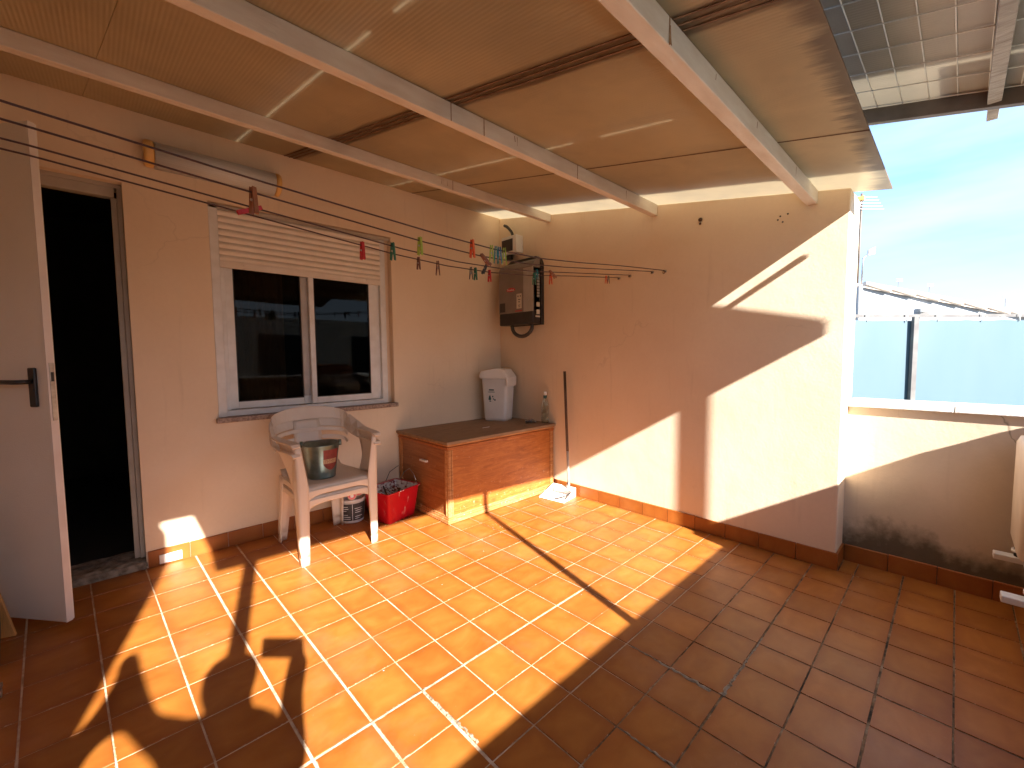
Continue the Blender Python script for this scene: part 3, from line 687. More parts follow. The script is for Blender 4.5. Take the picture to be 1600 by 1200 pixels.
# ------------------------------------------------------------------ outer roof with net
def rz2(y): return 2.229 + .223*(y+2.887)      # underside of its side beam
r2 = thing('outer_roof', (-1.8, -3.3, 2.2), 'lower outer roof of grey brown sheets over a white wire net, seen at the top right', 'roof')
YO = -3.80; XO = -.31; XW = -3.39
def yo(x): return -3.83 + .055*(XO-x)
def slab2(mb, x0, x1, e0, y1, off, th):
    a = [(x0, yo(x0)+e0, rz2(yo(x0)+e0)+off), (x1, yo(x1)+e0, rz2(yo(x1)+e0)+off)]
    a += [(x1, y1, rz2(y1)+off), (x0, y1, rz2(y1)+off)] if not callable(y1) else [(x1, yo(x1)+y1(0), rz2(yo(x1)+y1(0))+off), (x0, yo(x0)+y1(0), rz2(yo(x0)+y1(0))+off)]
    mb.hexa(a, [(p[0], p[1], p[2]+th) for p in a])
mb = MB(); slope_slab(mb, XO-.032, XO, yo(XO), -2.80, 0, .062, rz2); mb.build('side_beam', 'dark_steel', r2, bevel=.002)
mb = MB(); slab2(mb, XW, XO-.033, 0, lambda q: .035, 0, .062); mb.build('front_beam', 'dark_steel', r2, bevel=.002)
mb = MB(); slope_slab(mb, XW, XW+.03, -3.61, -2.80, 0, .062, rz2); mb.build('side_beam', 'dark_steel', r2, bevel=.002)
mb = MB(); slab2(mb, XW-.004, XO, -.003, -2.78, .0635, .006); mb.build('roof_sheet', 'sheet_far', r2)
mb = MB(); slab2(mb, XW, -.64, 0, -2.80, .075, .02); mb.build('solar_module', 'backsheet', r2)
mb = MB(); slab2(mb, -.61, XO-.004, 0, -3.12, .075, .02); mb.build('solar_module', 'backsheet', r2)
for y in (-3.240, -3.58):
    mb = MB(); slope_slab(mb, XW+.04, XO-.033, y-.019, y+.019, .012, .040, lambda q, y=y: rz2(y)); rfo = mb.build('rafter', 'rafter', r2, bevel=.002)
    if y == -3.240: mb = MB(); slope_slab(mb, XO+.001, XO+.128, y-.016, y+.016, .006, .022, lambda q, y=y: rz2(y)); mb.build('rafter_end', 'rafter', rfo, bevel=.002)
for x in (-.50, -1.63, -3.215):
    mb = MB(); wd = {-.50: .028, -1.63: .020}.get(x, .033); mb.box(x-wd, x+wd, yo(x)+.001, yo(x)+.034, .937, rz2(yo(x)+.0)-.001)
    tag(mb.build('post', 'dark_steel', r2, bevel=.002))
nets = thing('wire_net', (-.7, -3.2, 2.25), 'white plastic coated wire net stretched under the outer roof', 'net')
mb = MB()
for k in range(11):
    y = -2.878 - .0825*k; 
    if y < YO+.05: break
    mb.tube([(-3.3, y, rz2(y)+.059), (-1.6, y-.004, rz2(y)+.057), (XO-.034, y-.014, rz2(y)+.058)], .0022, 5)
for k in range(19):
    x = -.372 - .158*k
    mb.tube([(x, -2.81, rz2(-2.81)+.0585), (x+.012, -3.2, rz2(-3.2)+.056), (x+.008, YO+.20, rz2(YO+.20)+.058)], .0022, 5)
mb.build('mesh_wires', 'wire_white', nets)

# ------------------------------------------------------------------ clotheslines
LY = {'A': -1.74, 'B': -1.643, 'C': -1.462, 'D': -1.369}
def interp(x, xs_, ys_):
    for i in range(len(xs_)-1):
        if x <= xs_[i+1]:
            t = (x-xs_[i])/(xs_[i+1]-xs_[i]); return ys_[i]*(1-t)+ys_[i+1]*t
    return ys_[-1]
DX = [-3.7, -3.0, -2.6, -2.2, -1.9, -1.6, -1.3, -1.0, -.6, -.3, -.02]
DZ = {'A': [1.815, 1.756, 1.727, 1.703, 1.686, 1.676, 1.682, 1.706, 1.745, 1.77, 1.792],
      'B': [1.80, 1.752, 1.722, 1.695, 1.674, 1.664, 1.672, 1.696, 1.738, 1.77, 1.800],
      'C': [1.80, 1.768, 1.736, 1.704, 1.680, 1.668, 1.674, 1.698, 1.74, 1.77, 1.800],
      'D': [1.80, 1.771, 1.738, 1.702, 1.676, 1.663, 1.668, 1.690, 1.735, 1.765, 1.795]}
def lz(L, x): return interp(x, DX, DZ[L])
ln_lab = {'A': 'dark clothesline nearest the camera, ending highest on its hooks', 'B': 'second dark clothesline from the camera, carrying the green and blue peg cluster', 'C': 'third dark clothesline from the camera', 'D': 'dark clothesline nearest the window wall'}
for L in 'ABCD':
    mb = MB(); mb.tube([(x, LY[L], lz(L, x)) for x in DX], .0028, 6)
    tag(mb.build('clothesline', 'line'), ln_lab[L], 'clothesline', 'clotheslines strung across the terrace')
    hk = thing('hook', (0, LY[L], lz(L, 0)), {'A': 'biggest rusty wall hook, at the right end of the hook row', 'B': 'second wall hook from the right of the row', 'C': 'third wall hook from the right of the row', 'D': 'leftmost small wall hook of the row'}[L], 'hook', 'wall hooks holding the clotheslines')
    z0 = lz(L, 0); r_ = .016 if L == 'A' else .008
    mb = MB(); mb.tube([(-.002, LY[L], z0-.004)] + [(-.004-r_-r_*math.cos(a), LY[L]-.006*math.sin(a), z0-.004+r_*math.sin(a)) for a in [math.pi*(1-q/7)*1.0+math.pi for q in range(8)]], .0028, 6)
    mb.build('bent_wire', 'dark_wood', hk)
    mb = MB(); mb.tube([(-.001, LY[L], z0-.004), (-.005, LY[L], z0-.004)], .009, 10); mb.build('base_disc', 'steel', hk)
    hk2 = thing('hook', (XL, LY[L], 1.81), {'A': 'hook on the left wall for the nearest line', 'B': 'hook on the left wall for the second line', 'C': 'hook on the left wall for the third line', 'D': 'hook on the left wall for the farthest line'}[L], 'hook', 'left wall hooks')
    mb = MB(); mb.tube([(XL+.001, LY[L], DZ[L][0]), (XL+.03, LY[L], DZ[L][0])], .004, 6); mb.build('bent_wire', 'dark_wood', hk2)

# pegs
PC = {'red': (.60, .02, .03), 'orange': (.80, .10, .02), 'green': (.01, .17, .11), 'lime': (.42, .52, .06), 'teal': (.01, .25, .28), 'blue': (.02, .20, .36), 'brown': (.17, .045, .025), 'wood': (.30, .10, .04), 'dark': (.03, .045, .05)}
pegmesh = {}
def peg_meshes(col):
    if col in pegmesh: return pegmesh[col]
    mt = mat(col+'_peg', PC[col], .45, tuple(c*.8 for c in PC[col]), 60)
    out = []
    for s in (-1, 1):
        bm = bmesh.new()
        prof = [(.000, .012), (.0055, .014), (.0065, -.006), (.0105, -.05), (.0065, -.052), (.0015, -.012)]
        prof = [(.0008, .012), (.0050, .015), (.0066, .000), (.0100, -.050), (.0068, -.052), (.0018, -.016), (.0024, -.004)]
        a = [bm.verts.new((-.0058, s*y, z)) for y, z in prof]; c = [bm.verts.new((.0058, s*y, z)) for y, z in prof]; k = len(a)
        bm.faces.new(a); bm.faces.new(c[::-1])
        for i in range(k): j = (i+1) % k; bm.faces.new((a[i], c[i], c[j], a[j]))
        bmesh.ops.recalc_face_normals(bm, faces=bm.faces); me = bpy.data.meshes.new('jaw'); bm.to_mesh(me); bm.free(); me.materials.append(mt); out.append(me)
    b2 = MB(); b2.tube([(-.0075, 0, -.018), (.0075, 0, -.018)], .0035, 8); me = bpy.data.meshes.new('spring'); b2.bm.to_mesh(me); b2.bm.free(); me.materials.append(M['steel']); out.append(me)
    pegmesh[col] = out; return out
def peg(L, x, col, label, rx=0, rz=0, ry=0, dy=0, s=1.0):
    o = bpy.data.objects.new('clothes_peg', None); C.objects.link(o); o.empty_display_size = .02
    o.location = (x, LY[L]+dy, lz(L, x)-.001); o.rotation_euler = (rx, ry, rz); o.scale = (s, s, s)
    tag(o, label, 'clothes peg', 'clothes pegs on the lines')
    for nm, me in zip(('jaw', 'jaw', 'spring'), peg_meshes(col)):
        c = bpy.data.objects.new(nm, me); C.objects.link(c); c.parent = o
TURN = 1.0
peg('B', -2.52, 'wood', 'brown wooden peg above the shutter, leftmost on the lines', rz=.5, s=1.25)
peg('C', -2.47, 'red', 'red peg lying open and sideways next to the leftmost brown peg', rx=.3, ry=1.15, rz=.2, s=1.2)
peg('D', -2.045, 'red', 'upright red peg in front of the roller shutter', rz=.3, s=1.15)
peg('C', -1.95, 'green', 'dark green peg at the right edge of the shutter', rz=.6, s=1.15)
peg('B', -1.925, 'lime', 'lime peg hanging above a brown one, right of the window', rz=.4, s=1.1)
peg('D', -1.765, 'brown', 'short brown peg just under the lime one', rz=.5, s=.9)
peg('D', -1.655, 'brown', 'single dark brown peg between the window and the peg cluster', rz=.9, ry=.12, s=1.1)
peg('A', -1.73, 'orange', 'upright orange peg left of the breaker box', rz=.4, s=1.15)
peg('B', -1.59, 'wood', 'tilted reddish brown peg below the orange one', ry=-.95, rx=.1, s=1.1)
peg('A', -1.622, 'lime', 'lime peg at the left of the tight cluster', rz=.8, s=1.1)
peg('A', -1.595, 'teal', 'teal peg in the tight cluster, next to the left lime one', rz=.8, s=1.15)
peg('A', -1.574, 'blue', 'blue peg in the middle of the tight cluster', rz=.8, s=1.15)
peg('A', -1.545, 'lime', 'lime peg at the right of the tight cluster', rz=.8, s=1.15)
peg('D', -1.445, 'dark', 'blackish peg low on the farthest line, left of the green one', rz=.8, s=1.0)
peg('D', -1.415, 'green', 'green peg low on the farthest line, left of the inverter', rz=.3, s=1.0)
peg('C', -1.42, 'dark', 'dark tilted peg between the low green and the red peg', ry=.5, s=.9)
peg('D', -1.315, 'red', 'small red peg low beside the left edge of the inverter', rz=.3, s=1.0)
peg('D', -.955, 'green', 'green peg in front of the right edge of the inverter', rz=.5, s=1.1)
peg('C', -1.03, 'teal', 'dark teal peg just above the green one by the inverter', rz=.5, s=.9)
peg('C', -.905, 'wood', 'tilted brown peg to the right of the inverter', ry=-1.0, s=1.0)
peg('D', -.80, 'orange', 'orange peg to the right of the inverter', rz=.4, s=1.05)
peg('D', -.18, 'orange', 'tiny orange peg close to the wall hooks', rz=.4, s=.9)
peg('D', -.15, 'dark', 'tiny dark peg close to the wall hooks beside the orange one', rz=.5, s=.9)

# leftover fittings and holes on the right wall
lb = thing('old_fitting', (0, -1.978, 2.09), 'small rusty screw fitting left high on the right wall under the roof', 'fitting')
mb = MB(); mb.tube([(-.001, -1.978, 2.09), (-.012, -1.978, 2.085)], .012, 8); mb.tube([(-.001, -1.975, 2.065), (-.008, -1.978, 2.06)], .007, 8); mb.build('anchor', 'dark_wood', lb)
for k, (y, z) in enumerate(((-2.437, 2.00), (-2.475, 2.005), (-2.425, 1.982), (-2.45, 1.965))):
    mb = MB(); mb.tube([(-.0015, y, z), (-.0005, y, z)], .005, 8)
    tag(mb.build('screw_hole', 'print'), 'tiny dark screw hole in the group near the wall top beside the last beam', 'screw hole', 'old screw holes')

# ------------------------------------------------------------------ electrics in the corner
iv = thing('solar_inverter', (0, -.36, 1.5), 'grey and black solar inverter with a red logo on the wall in the corner', 'inverter')
mb = MB()
pr_ = [(-.5945, 1.485), (-.5945, 2.03), (-.575, 2.075), (-.53, 2.10), (-.20, 2.10), (-.155, 2.075), (-.14, 2.03), (-.14, 1.535), (-.165, 1.495), (-.2, 1.485)]
mb.prism([(-.002, y, z) for y, z in pr_], (-.040, 0, 0)); bk = mb.build('back_plate', 'black', iv, bevel=.003)
mb = MB(); mb.box(-.142, -.0425, -.590, -.145, 1.49, 1.995); mb.build('housing', 'black', iv, bevel=.012, seg=3)
mb = MB(); mb.prism([(-.143, -.590, 1.598), (-.143, -.590, 2.0), (-.12, -.590, 2.04), (-.05, -.590, 2.075), (-.05, -.590, 1.598)][::-1], (0, .446, 0))
cv = mb.build('cover', 'inv_grey', iv, bevel=.004)
mb = MB(); mb.box(-.1465, -.1435, -.592, -.475, 1.60, 1.985); mb.build('light_edge', 'inv_light', cv, bevel=.001)
for z in (1.70, 1.93):
    mb = MB(); mb.tube([(-.1465, -.53, z), (-.150, -.53, z)], .011, 10); mb.build('screw', 'steel', cv)
XR = frame_m((-.1455, -.31, 1.812), (0, -1, 0), (0, 0, 1))
mb = MB(); mb.bm.faces.new([mb.bm.verts.new((-.1448, -.31+.058*math.cos(a), 1.812+.018*math.sin(a))) for a in [2*math.pi*q/28 for q in range(28)]])
bmesh.ops.transform(mb.bm, matrix=Matrix.Identity(4), verts=mb.bm.verts)
r = bmesh.ops.extrude_face_region(mb.bm, geom=list(mb.bm.faces)); bmesh.ops.translate(mb.bm, vec=(.0014, 0, 0), verts=[v for v in r['geom'] if isinstance(v, bmesh.types.BMVert)])
mb.build('logo', 'red', cv); txt('Fronius', .030, frame_m((-.1454, -.31, 1.812), (0, -1, 0), (0, .12, 1)), 'logo_lettering', 'white_print', cv)
mb = MB(); mb.box(-.1446, -.1434, -.45, -.385, 1.635, 1.768); mb.build('sticker', 'label', cv)
mb = MB()
for y, z, w_, h_ in ((-.435, 1.745, .012, .012), (-.405, 1.745, .012, .014), (-.42, 1.715, .030, .006), (-.418, 1.695, .014, .010), (-.42, 1.665, .03, .005), (-.42, 1.65, .02, .005)):
    mb.box(-.1452, -.1447, y-w_/2, y+w_/2, z-h_/2, z+h_/2)
mb.build('sticker_print', 'print', cv)
mb = MB(); mb.box(-.1446, -.1434, -.455, -.365, 1.610, 1.618); mb.build('red_stripe', 'red', cv)
mb = MB(); mb.box(-.1450, -.1434, -.232, -.160, 1.615, 1.70); mb.build('display', 'print', cv, bevel=.001)
mb = MB()
for k in range(8): mb.box(-.098+.0, -.065, -.5975, -.5951, 1.725+k*.026, 1.743+k*.026)
mb.build('vent_slots', 'inv_light', iv)
for z in (1.64, 1.575): mb = MB(); mb.box(-.10, -.06, -.5935, -.5905, z, z+.04); mb.build('rating_label', 'label', iv)
mb = MB(); mb.box(-.112, -.055, -.5935, -.5905, 1.548, 1.562); mb.build('rating_label', 'label', iv)
mb = MB(); mb.tube([(-.09, -.50, 1.50)]+[(-.09, -.40-.13*math.cos(a), 1.48-.095*math.sin(a)) for a in [math.pi*q/10 for q in range(11)]]+[(-.09, -.27, 1.50)], .017, 10)
mb.build('cable_loop', 'hose', iv)
bx = thing('breaker_box', (0, -.22, 2.2), 'white breaker box with black window above the inverter', 'breaker box')
mb = MB(); mb.box(-.095, -.002, -.335, -.135, 2.165, 2.325); mb.build('case', 'plastic_white', bx, bevel=.006)
mb = MB(); mb.box(-.0985, -.0955, -.290, -.142, 2.185, 2.295); mb.build('dark_window', 'print', bx, bevel=.002)
mb = MB(); mb.box(-.06, -.02, -.22, -.16, 2.12, 2.164); mb.build('gland', 'black', bx, bevel=.004)
mb = MB(); pts = [(-.05, -.25, 2.327), (-.055, -.235, 2.37), (-.06, -.20, 2.41), (-.055, -.16, 2.44), (-.05, -.13, 2.452)]
mb.tube(pts, .012, 10)
for i in range(len(pts)-1):
    for q in (.2, .5, .8):
        p = Vector(pts[i]).lerp(Vector(pts[i+1]), q); d = (Vector(pts[i+1])-Vector(pts[i])).normalized()*.0025; mb.tube([p-d, p+d], .0138, 10)
tag(mb.build('conduit', 'hose'), 'short grey corrugated conduit rising from the breaker box to the roof corner', 'conduit')

# ------------------------------------------------------------------ chest
ch = thing('chest', (-.58, -.36, 0), 'large reddish brown wooden chest with worn moulded edges in the corner', 'chest')
x0, x1, y0, y1, H = -1.160, -.012, -.712, -.016, .602
mb = MB(); mb.box(x0+.012, x1-.012, y0+.008, y0+.03, .05, H-.055); mb.build('front_panel', 'chest', ch)
mb = MB(); mb.box(x0+.008, x0+.03, y0+.031, y1, .05, H-.055); sp2 = mb.build('side_panel', 'chest_side', ch)
mb = MB(); mb.box(x1-.03, x1-.012, y0+.031, y1, .05, H-.055); mb.build('side_panel', 'chest_side', ch)
for (a, b_) in ((x0, x0+.046), (x1-.048, x1-.001)):
    mb = MB(); mb.box(a, b_, y0, y0+.0115, .0565, H-.066); mb.box(a+.007, a+.016, y0-.005, y0+.002, .0565, H-.066); mb.box(b_-.016, b_-.007, y0-.005, y0+.002, .0565, H-.066); mb.build('corner_post', 'chest_trim', ch, bevel=.002)
mb = MB(); mb.box(x0, x0+.0115, y0+.0125, y0+.046, .0565, H-.066); mb.box(x0-.005, x0+.002, y0+.020, y0+.028, .0565, H-.066); mb.build('corner_post', 'chest_trim', ch, bevel=.002)
mb = MB(); mb.box(x0, x0+.0115, y1-.045, y1, .0565, H-.066); mb.build('corner_post', 'chest_trim', ch, bevel=.002)
mb = MB(); mb.box(x0-.010, x1, y0-.010, y1, 0.003, .030); mb.box(x0-.004, x1-.004, y0-.004, y1, .0305, .044); mb.box(x0-.001, x1-.006, y0-.001, y1, .0445, .056); mb.build('plinth', 'chest_trim', ch, bevel=.003)
mb = MB(); mb.box(x0-.002, x1-.002, y0-.002, y1, H-.0655, H-.056); mb.box(x0-.008, x1, y0-.008, y1, H-.0555, H-.044); mb.box(x0-.002, x1-.002, y0-.002, y1, H-.0435, H-.036); mb.build('cornice', 'chest', ch, bevel=.003)
mb = MB(); mb.box(x0-.014, x1, y0-.015, y1, H-.0355, H-.022); mb.build('lid_moulding', 'chest_trim', ch, bevel=.005)
mb = MB(); mb.box(x0-.022, x1+.004, y0-.024, y1+.004, H-.0215, H); mb.build('lid', 'chest_top', ch, bevel=.005)
mb = MB(); mb.box(x0-.012, x0+.011, -.44, -.35, .405, .420); mb.build('handle', 'plastic_white', ch, bevel=.003)
mb = MB(); mb.box(-.62, -.545, -.455, -.448, H+.0005, H+.003); tag(mb.build('paper_scrap', 'plastic_white'), 'thin white scrap lying on the chest lid', 'scrap')

# bin on the chest
CX, CY = -.20, -.185
bn = thing('waste_bin', (CX, CY, H), 'white plastic waste bin with a sloping swing lid standing on the chest', 'bin')
def rrect(cx, cy, hx, hy, z, r=.03, k=5):
    out = []
    for (sx, sy, a0) in ((1, 1, 0), (-1, 1, math.pi/2), (-1, -1, math.pi), (1, -1, 1.5*math.pi)):
        for q in range(k+1):
            a = a0+math.pi/2*q/k; out.append((cx+sx*(hx-r)+r*math.cos(a), cy+sy*(hy-r)+r*math.sin(a), z))
    return out
def loft(mb, loops, cap0=True, cap1=True):
    L = [[mb.bm.verts.new(p) for p in l] for l in loops]; k = len(L[0])
    for i in range(len(L)-1):
        for q in range(k):
            f = mb.bm.faces.new((L[i][q], L[i][(q+1) % k], L[i+1][(q+1) % k], L[i+1][q])); f.smooth = True
    if cap0: mb.bm.faces.new(L[0][::-1])
    if cap1: mb.bm.faces.new(L[-1])
rb = -1.12
RB = Matrix.Translation((CX, CY, 0)) @ Matrix.Rotation(rb, 4, 'Z') @ Matrix.Translation((-CX, -CY, 0))
mb = MB(); loft(mb, [rrect(CX, CY, .108, .090, H+.002), rrect(CX, CY, .112, .094, H+.03), rrect(CX, CY, .132, .108, H+.41)]); bmesh.ops.transform(mb.bm, matrix=RB, verts=mb.bm.verts); bo = mb.build('body', 'plastic_white', bn)
mb = MB()
# lid: extruded side profile with flap
prof = [(-.143, H+.395), (-.143, H+.435), (-.125, H+.465), (.02, H+.490), (.09, H+.482), (.143, H+.405), (.141, H+.32), (.128, H+.325), (.118, H+.395)]
mb.prism([(CX+a, CY-.118, z) for a, z in prof], (0, .236, 0)); bmesh.ops.transform(mb.bm, matrix=RB, verts=mb.bm.verts)
ld = mb.build('lid', 'plastic_white', bn, bevel=.012, seg=3)
fy = CY-.120
def on_bin(x, z): return RB @ Vector((CX+x, CY-.090-.0180*((z-H)/.41)-.003, z))
mb = MB()
for (a, b_, c, d) in ((-.05, .0, .285, .296), (-.058, .008, .268, .273)):
    q = [on_bin(a, H+c), on_bin(b_, H+c), on_bin(b_, H+d), on_bin(a, H+d)]; mb.prism(q, RB.to_3x3() @ Vector((0, -.0008, 0)))
# little hand-and-litter pictogram
for poly in ([(-.058, .20), (-.04, .19), (-.03, .205), (-.038, .24), (-.05, .235)], [(-.02, .235), (-.008, .235), (-.008, .222), (-.02, .222)], [(0, .205), (.014, .205), (.014, .19), (0, .19)], [(-.012, .212), (-.004, .212), (0, .20), (-.012, .20)], [(-.048, .188), (-.034, .188), (-.03, .18), (-.05, .18)]):
    mb.prism([on_bin(a, H+z) for a, z in poly], RB.to_3x3() @ Vector((0, -.0008, 0)))
mb.build('printed_mark', 'bin_green', bo)
# bottle
bt = thing('bottle', (-.05, -.645, H), 'clear plastic bottle with a green collar on the right end of the chest', 'bottle')
mb = MB(); prof = [(.028, .001), (.034, .006), (.034, .07), (.031, .08), (.034, .09), (.034, .135), (.030, .17), (.020, .215), (.013, .235), (.012, .248)]
mb.lathe((-.05, -.645, H), prof, 20, cap1=False); mb.build('body', 'bottle', bt)
mb = MB(); mb.lathe((-.05, -.645, H), [(.0155, .222), (.0165, .236), (.0165, .248)], 16); mb.build('collar', 'bin_green', bt)
mb = MB(); mb.lathe((-.05, -.645, H), [(.014, .2485), (.014, .280), (.011, .285)], 16); mb.build('cap', 'plastic_white', bt)
# crumpled foil / cloth
mb = MB()
for k in range(9):
    c = Vector((-.15+random.uniform(-.05, .045), -.555+random.uniform(-.03, .03), H+.012+random.uniform(0, .008)))
    v = [mb.bm.verts.new(c+Vector((random.uniform(-.028, .028), random.uniform(-.022, .022), random.uniform(-.011, .016)))) for _ in range(12)]
    bmesh.ops.convex_hull(mb.bm, input=v)
M['foil'] = mat('crumpled_foil', (.42, .40, .37), .35, (.12, .11, .10), 60, .3, metal=.6)
tag(mb.build('crumpled_foil', 'foil'), 'crumpled silvery grey scrap beside the bottle on the chest', 'scrap')

# dustpan
dp = thing('dustpan', (-.10, -.82, 0), 'white long-handled dustpan leaning by the right end of the chest', 'dustpan')
DM = frame_m((-.125, -.875, 0.001), (.12, -.993, 0), (.993, .12, 0))
def tr(mb): bmesh.ops.transform(mb.bm, matrix=DM, verts=mb.bm.verts)
mb = MB()
wv = .115; 
mb.hexa([(-wv-.01, -.13, 0), (wv+.01, -.13, 0), (wv, .07, 0), (-wv, .07, 0)], [(-wv-.01, -.13, .003), (wv+.01, -.13, .003), (wv, .07, .006), (-wv, .07, .006)])
mb.hexa([(-wv-.01, -.13, 0), (-wv-.004, -.13, 0), (-wv+.006, .075, 0), (-wv, .075, 0)], [(-wv-.01, -.13, .006), (-wv-.004, -.13, .006), (-wv+.006, .075, .075), (-wv, .075, .075)])
mb.hexa([(wv+.004, -.13, 0), (wv+.01, -.13, 0), (wv, .075, 0), (wv-.006, .075, 0)], [(wv+.004, -.13, .006), (wv+.01, -.13, .006), (wv, .075, .075), (wv-.006, .075, .075)])
mb.box(-wv, wv, .07, .076, 0, .075)
mb.hexa([(-wv, 0.02, .058), (wv, .02, .058), (wv, .075, .075), (-wv, .075, .075)], [(-wv, 0.02, .061), (wv, .02, .061), (wv, .075, .078), (-wv, .075, .078)])
tr(mb); mb.build('pan', 'plastic_white', dp, bevel=.003)
hb = Vector((-.066, -.925, .072))
mb = MB(); mb.tube([hb, hb+Vector((0, 0, .05))], [.018, .014], 12); mb.build('socket', 'steel', dp)
mb = MB(); mb.tube([hb+Vector((0, 0, .045)), hb+Vector((-.005, .008, .32))], .0105, 12); mb.build('handle_lower', 'alu_grey', dp)
mb = MB(); mb.tube([hb+Vector((-.005, .008, .321)), hb+Vector((-.018, .028, 1.00))], .0115, 12); mb.build('handle', 'dark_wood', dp)
mb = MB(); pts = [DM @ Vector((.02+.085*math.sin(a), -.10+.10*(1-math.cos(a)), .012+.05*math.sin(a/2))) for a in [math.pi/2*q/8 for q in range(9)]]
mb.tube(pts, .004, 6); mb.build('rubber_lip', 'rubber', dp)

# ------------------------------------------------------------------ monobloc chairs
def make_chair(name_loc, rz, label):
    t = thing('plastic_chair', name_loc, label, 'chair', 'stacked beige plastic chairs', rz)
    L = WM[t.name]
    def fin(mb, nm, **k):
        bmesh.ops.transform(mb.bm, matrix=L, verts=mb.bm.verts); return mb.build(nm, 'resin', t, **k)
    s = .40
    # seat
    mb = MB()
    def sf(u, v):
        y = -.235+.43*v; hw = .225-.035*v; x = (2*u-1)*hw; e = abs(2*u-1)
        z = s - .018*math.sin(math.pi*min(1, v*1.05))*(1-e**3) - (.022*(1-v/.12)**2 if v < .12 else 0) + (.03*((v-.85)/.15)**2 if v > .85 else 0)
        return (x, y, z)
    mb.grid(sf, 16, 20); fin(mb, 'seat', solid=.007)
    mb = MB()   # front apron, arched
    def af(u, v):
        x = (2*u-1)*.205; e = abs(2*u-1); d = .030+.045*e**5; return (x, -.237-.006*(1-e), s-.021-d*v)
    mb.grid(af, 24, 4); fin(mb, 'apron', solid=.006)
    for sx in (-1, 1):
        mb = MB(); mb.grid(lambda u, v, sx=sx: (sx*(.226-.035*u), -.235+.43*u, s-.004-(.035+.05*abs(2*u-1)**5)*v), 20, 3); fin(mb, 'side_rail', solid=.006)
        # front leg: angle section, tapering, running up to the arm
        def leg(y0, yf, xa, xf, top, front, nm):
            mb = MB(); k = 10
            for face in (0, 1):
                def g(u, v):
                    z = top*(1-u); tt = z/top
                    x = xf+(xa-xf)*tt; y = yf+(y0-yf)*tt
                    wdt = (.042+.018*min(1, z/s) if z < s else .060-.034*(z-s)/(max(.01, top-s))) if front else .048+.03*min(1, z/s)
                    dpt = (.036+.030*min(1, z/s) if z < s else .066-.036*(z-s)/(max(.01, top-s))) if front else .042+.02*min(1, z/s)
                    sy = 1 if front else -1
                    if face == 0: return (sx*(x - wdt*v), y, z)
                    return (sx*x, y+sy*dpt*v, z)
                mb.grid(g, k, 3, True)
            bmesh.ops.remove_doubles(mb.bm, verts=mb.bm.verts, dist=1e-4)
            fin(mb, nm, solid=.007)
        leg(-.240, -.245, .246, .235, .655, True, 'leg')
        leg(.195, .235, .195, .205, s-.01, False, 'leg')
        # armrest
        mb = MB()
        pts = [(sx*.246, -.262, .642), (sx*.248, -.250, .657), (sx*.252, -.20, .662), (sx*.262, -.10, .662), (sx*.266, 0, .668), (sx*.262, .08, .690), (sx*.245, .15, .722)]
        dirs = [(1, 0, .1), (1, 0, 0), (1, 0, 0), (1, 0, 0), (1, 0, .25*-sx), (.75, 0, -.7*sx), (.35, 0, -.95*sx)]
        dirs = [(d[0]*sx, d[1], abs(d[2]) if sx > 0 else abs(d[2])) for d in dirs]
        dirs = [(sx*1, 0, 0), (sx*1, 0, 0), (sx*1, 0, 0), (sx*1, 0, 0), (sx*.9, 0, .25), (sx*.55, 0, .75), (sx*.2, 0, 1)]
        mb.ribbon(pts, [.040, .052, .056, .056, .056, .060, .066], dirs, .011); fin(mb, 'armrest', bevel=.003)
        # side wing under the arm
        mb = MB()
        def wg(u, v):
            top_ = Vector((sx*(.250+.014*math.sin(u*2)), -.235+.26*u, .657+.012*u)); bot = Vector((sx*(.222-.012*u), -.225+.15*u, s-.004))
            k = v; p = top_.lerp(bot, k); p.y -= .05*u*math.sin(math.pi*v)*1.0; return p
        mb.grid(wg, 10, 10); fin(mb, 'wing', solid=.006)
    # top band of the back
    mb = MB(); pts = []; wd = []; dr_ = []
    for q in range(-8, 9):
        a = q/8; x = .245*math.sin(a*math.pi/2*.98)/math.sin(math.pi/2*.98); y = .150+.095*math.cos(a*math.pi/2); z = .712+.063*math.cos(a*math.pi/2)**.7
        pts.append((x, y, z)); wd.append(.056+.030*math.cos(a*math.pi/2)); dr_.append((-.25*a, .15, 1))
    mb.ribbon(pts, wd, dr_, .009); fin(mb, 'backrest', bevel=.003, smooth=False)
    # lower back rail
    mb = MB(); pts = []; dr_ = []; wd = []
    for q in range(-8, 9):
        a = q/8; x = .238*math.sin(a*math.pi/2); y = .135+.085*math.cos(a*math.pi/2); z = .640+.022*math.cos(a*math.pi/2)**.8-.030*abs(a)**3+.0
        pts.append((x, y, z)); dr_.append((-.3*a, .12, 1)); wd.append(.026)
    mb.ribbon(pts, wd, dr_, .008); fin(mb, 'back_rail', bevel=.002)
    # splat
    mb = MB(); mb.grid(lambda u, v: ((2*u-1)*(.085+.01*v), .2485-.049*v-.016*math.sin(math.pi*v), .735-.332*v), 6, 12); fin(mb, 'splat', solid=.007)
    return t
ca = make_chair((-1.900, -.375, 0), .05, 'lower beige plastic armchair of the stacked pair, mostly hidden under the upper one')
cb_ = make_chair((-1.903, -.383, .056), .05, 'upper beige plastic armchair of the stacked pair, holding the metal bucket')

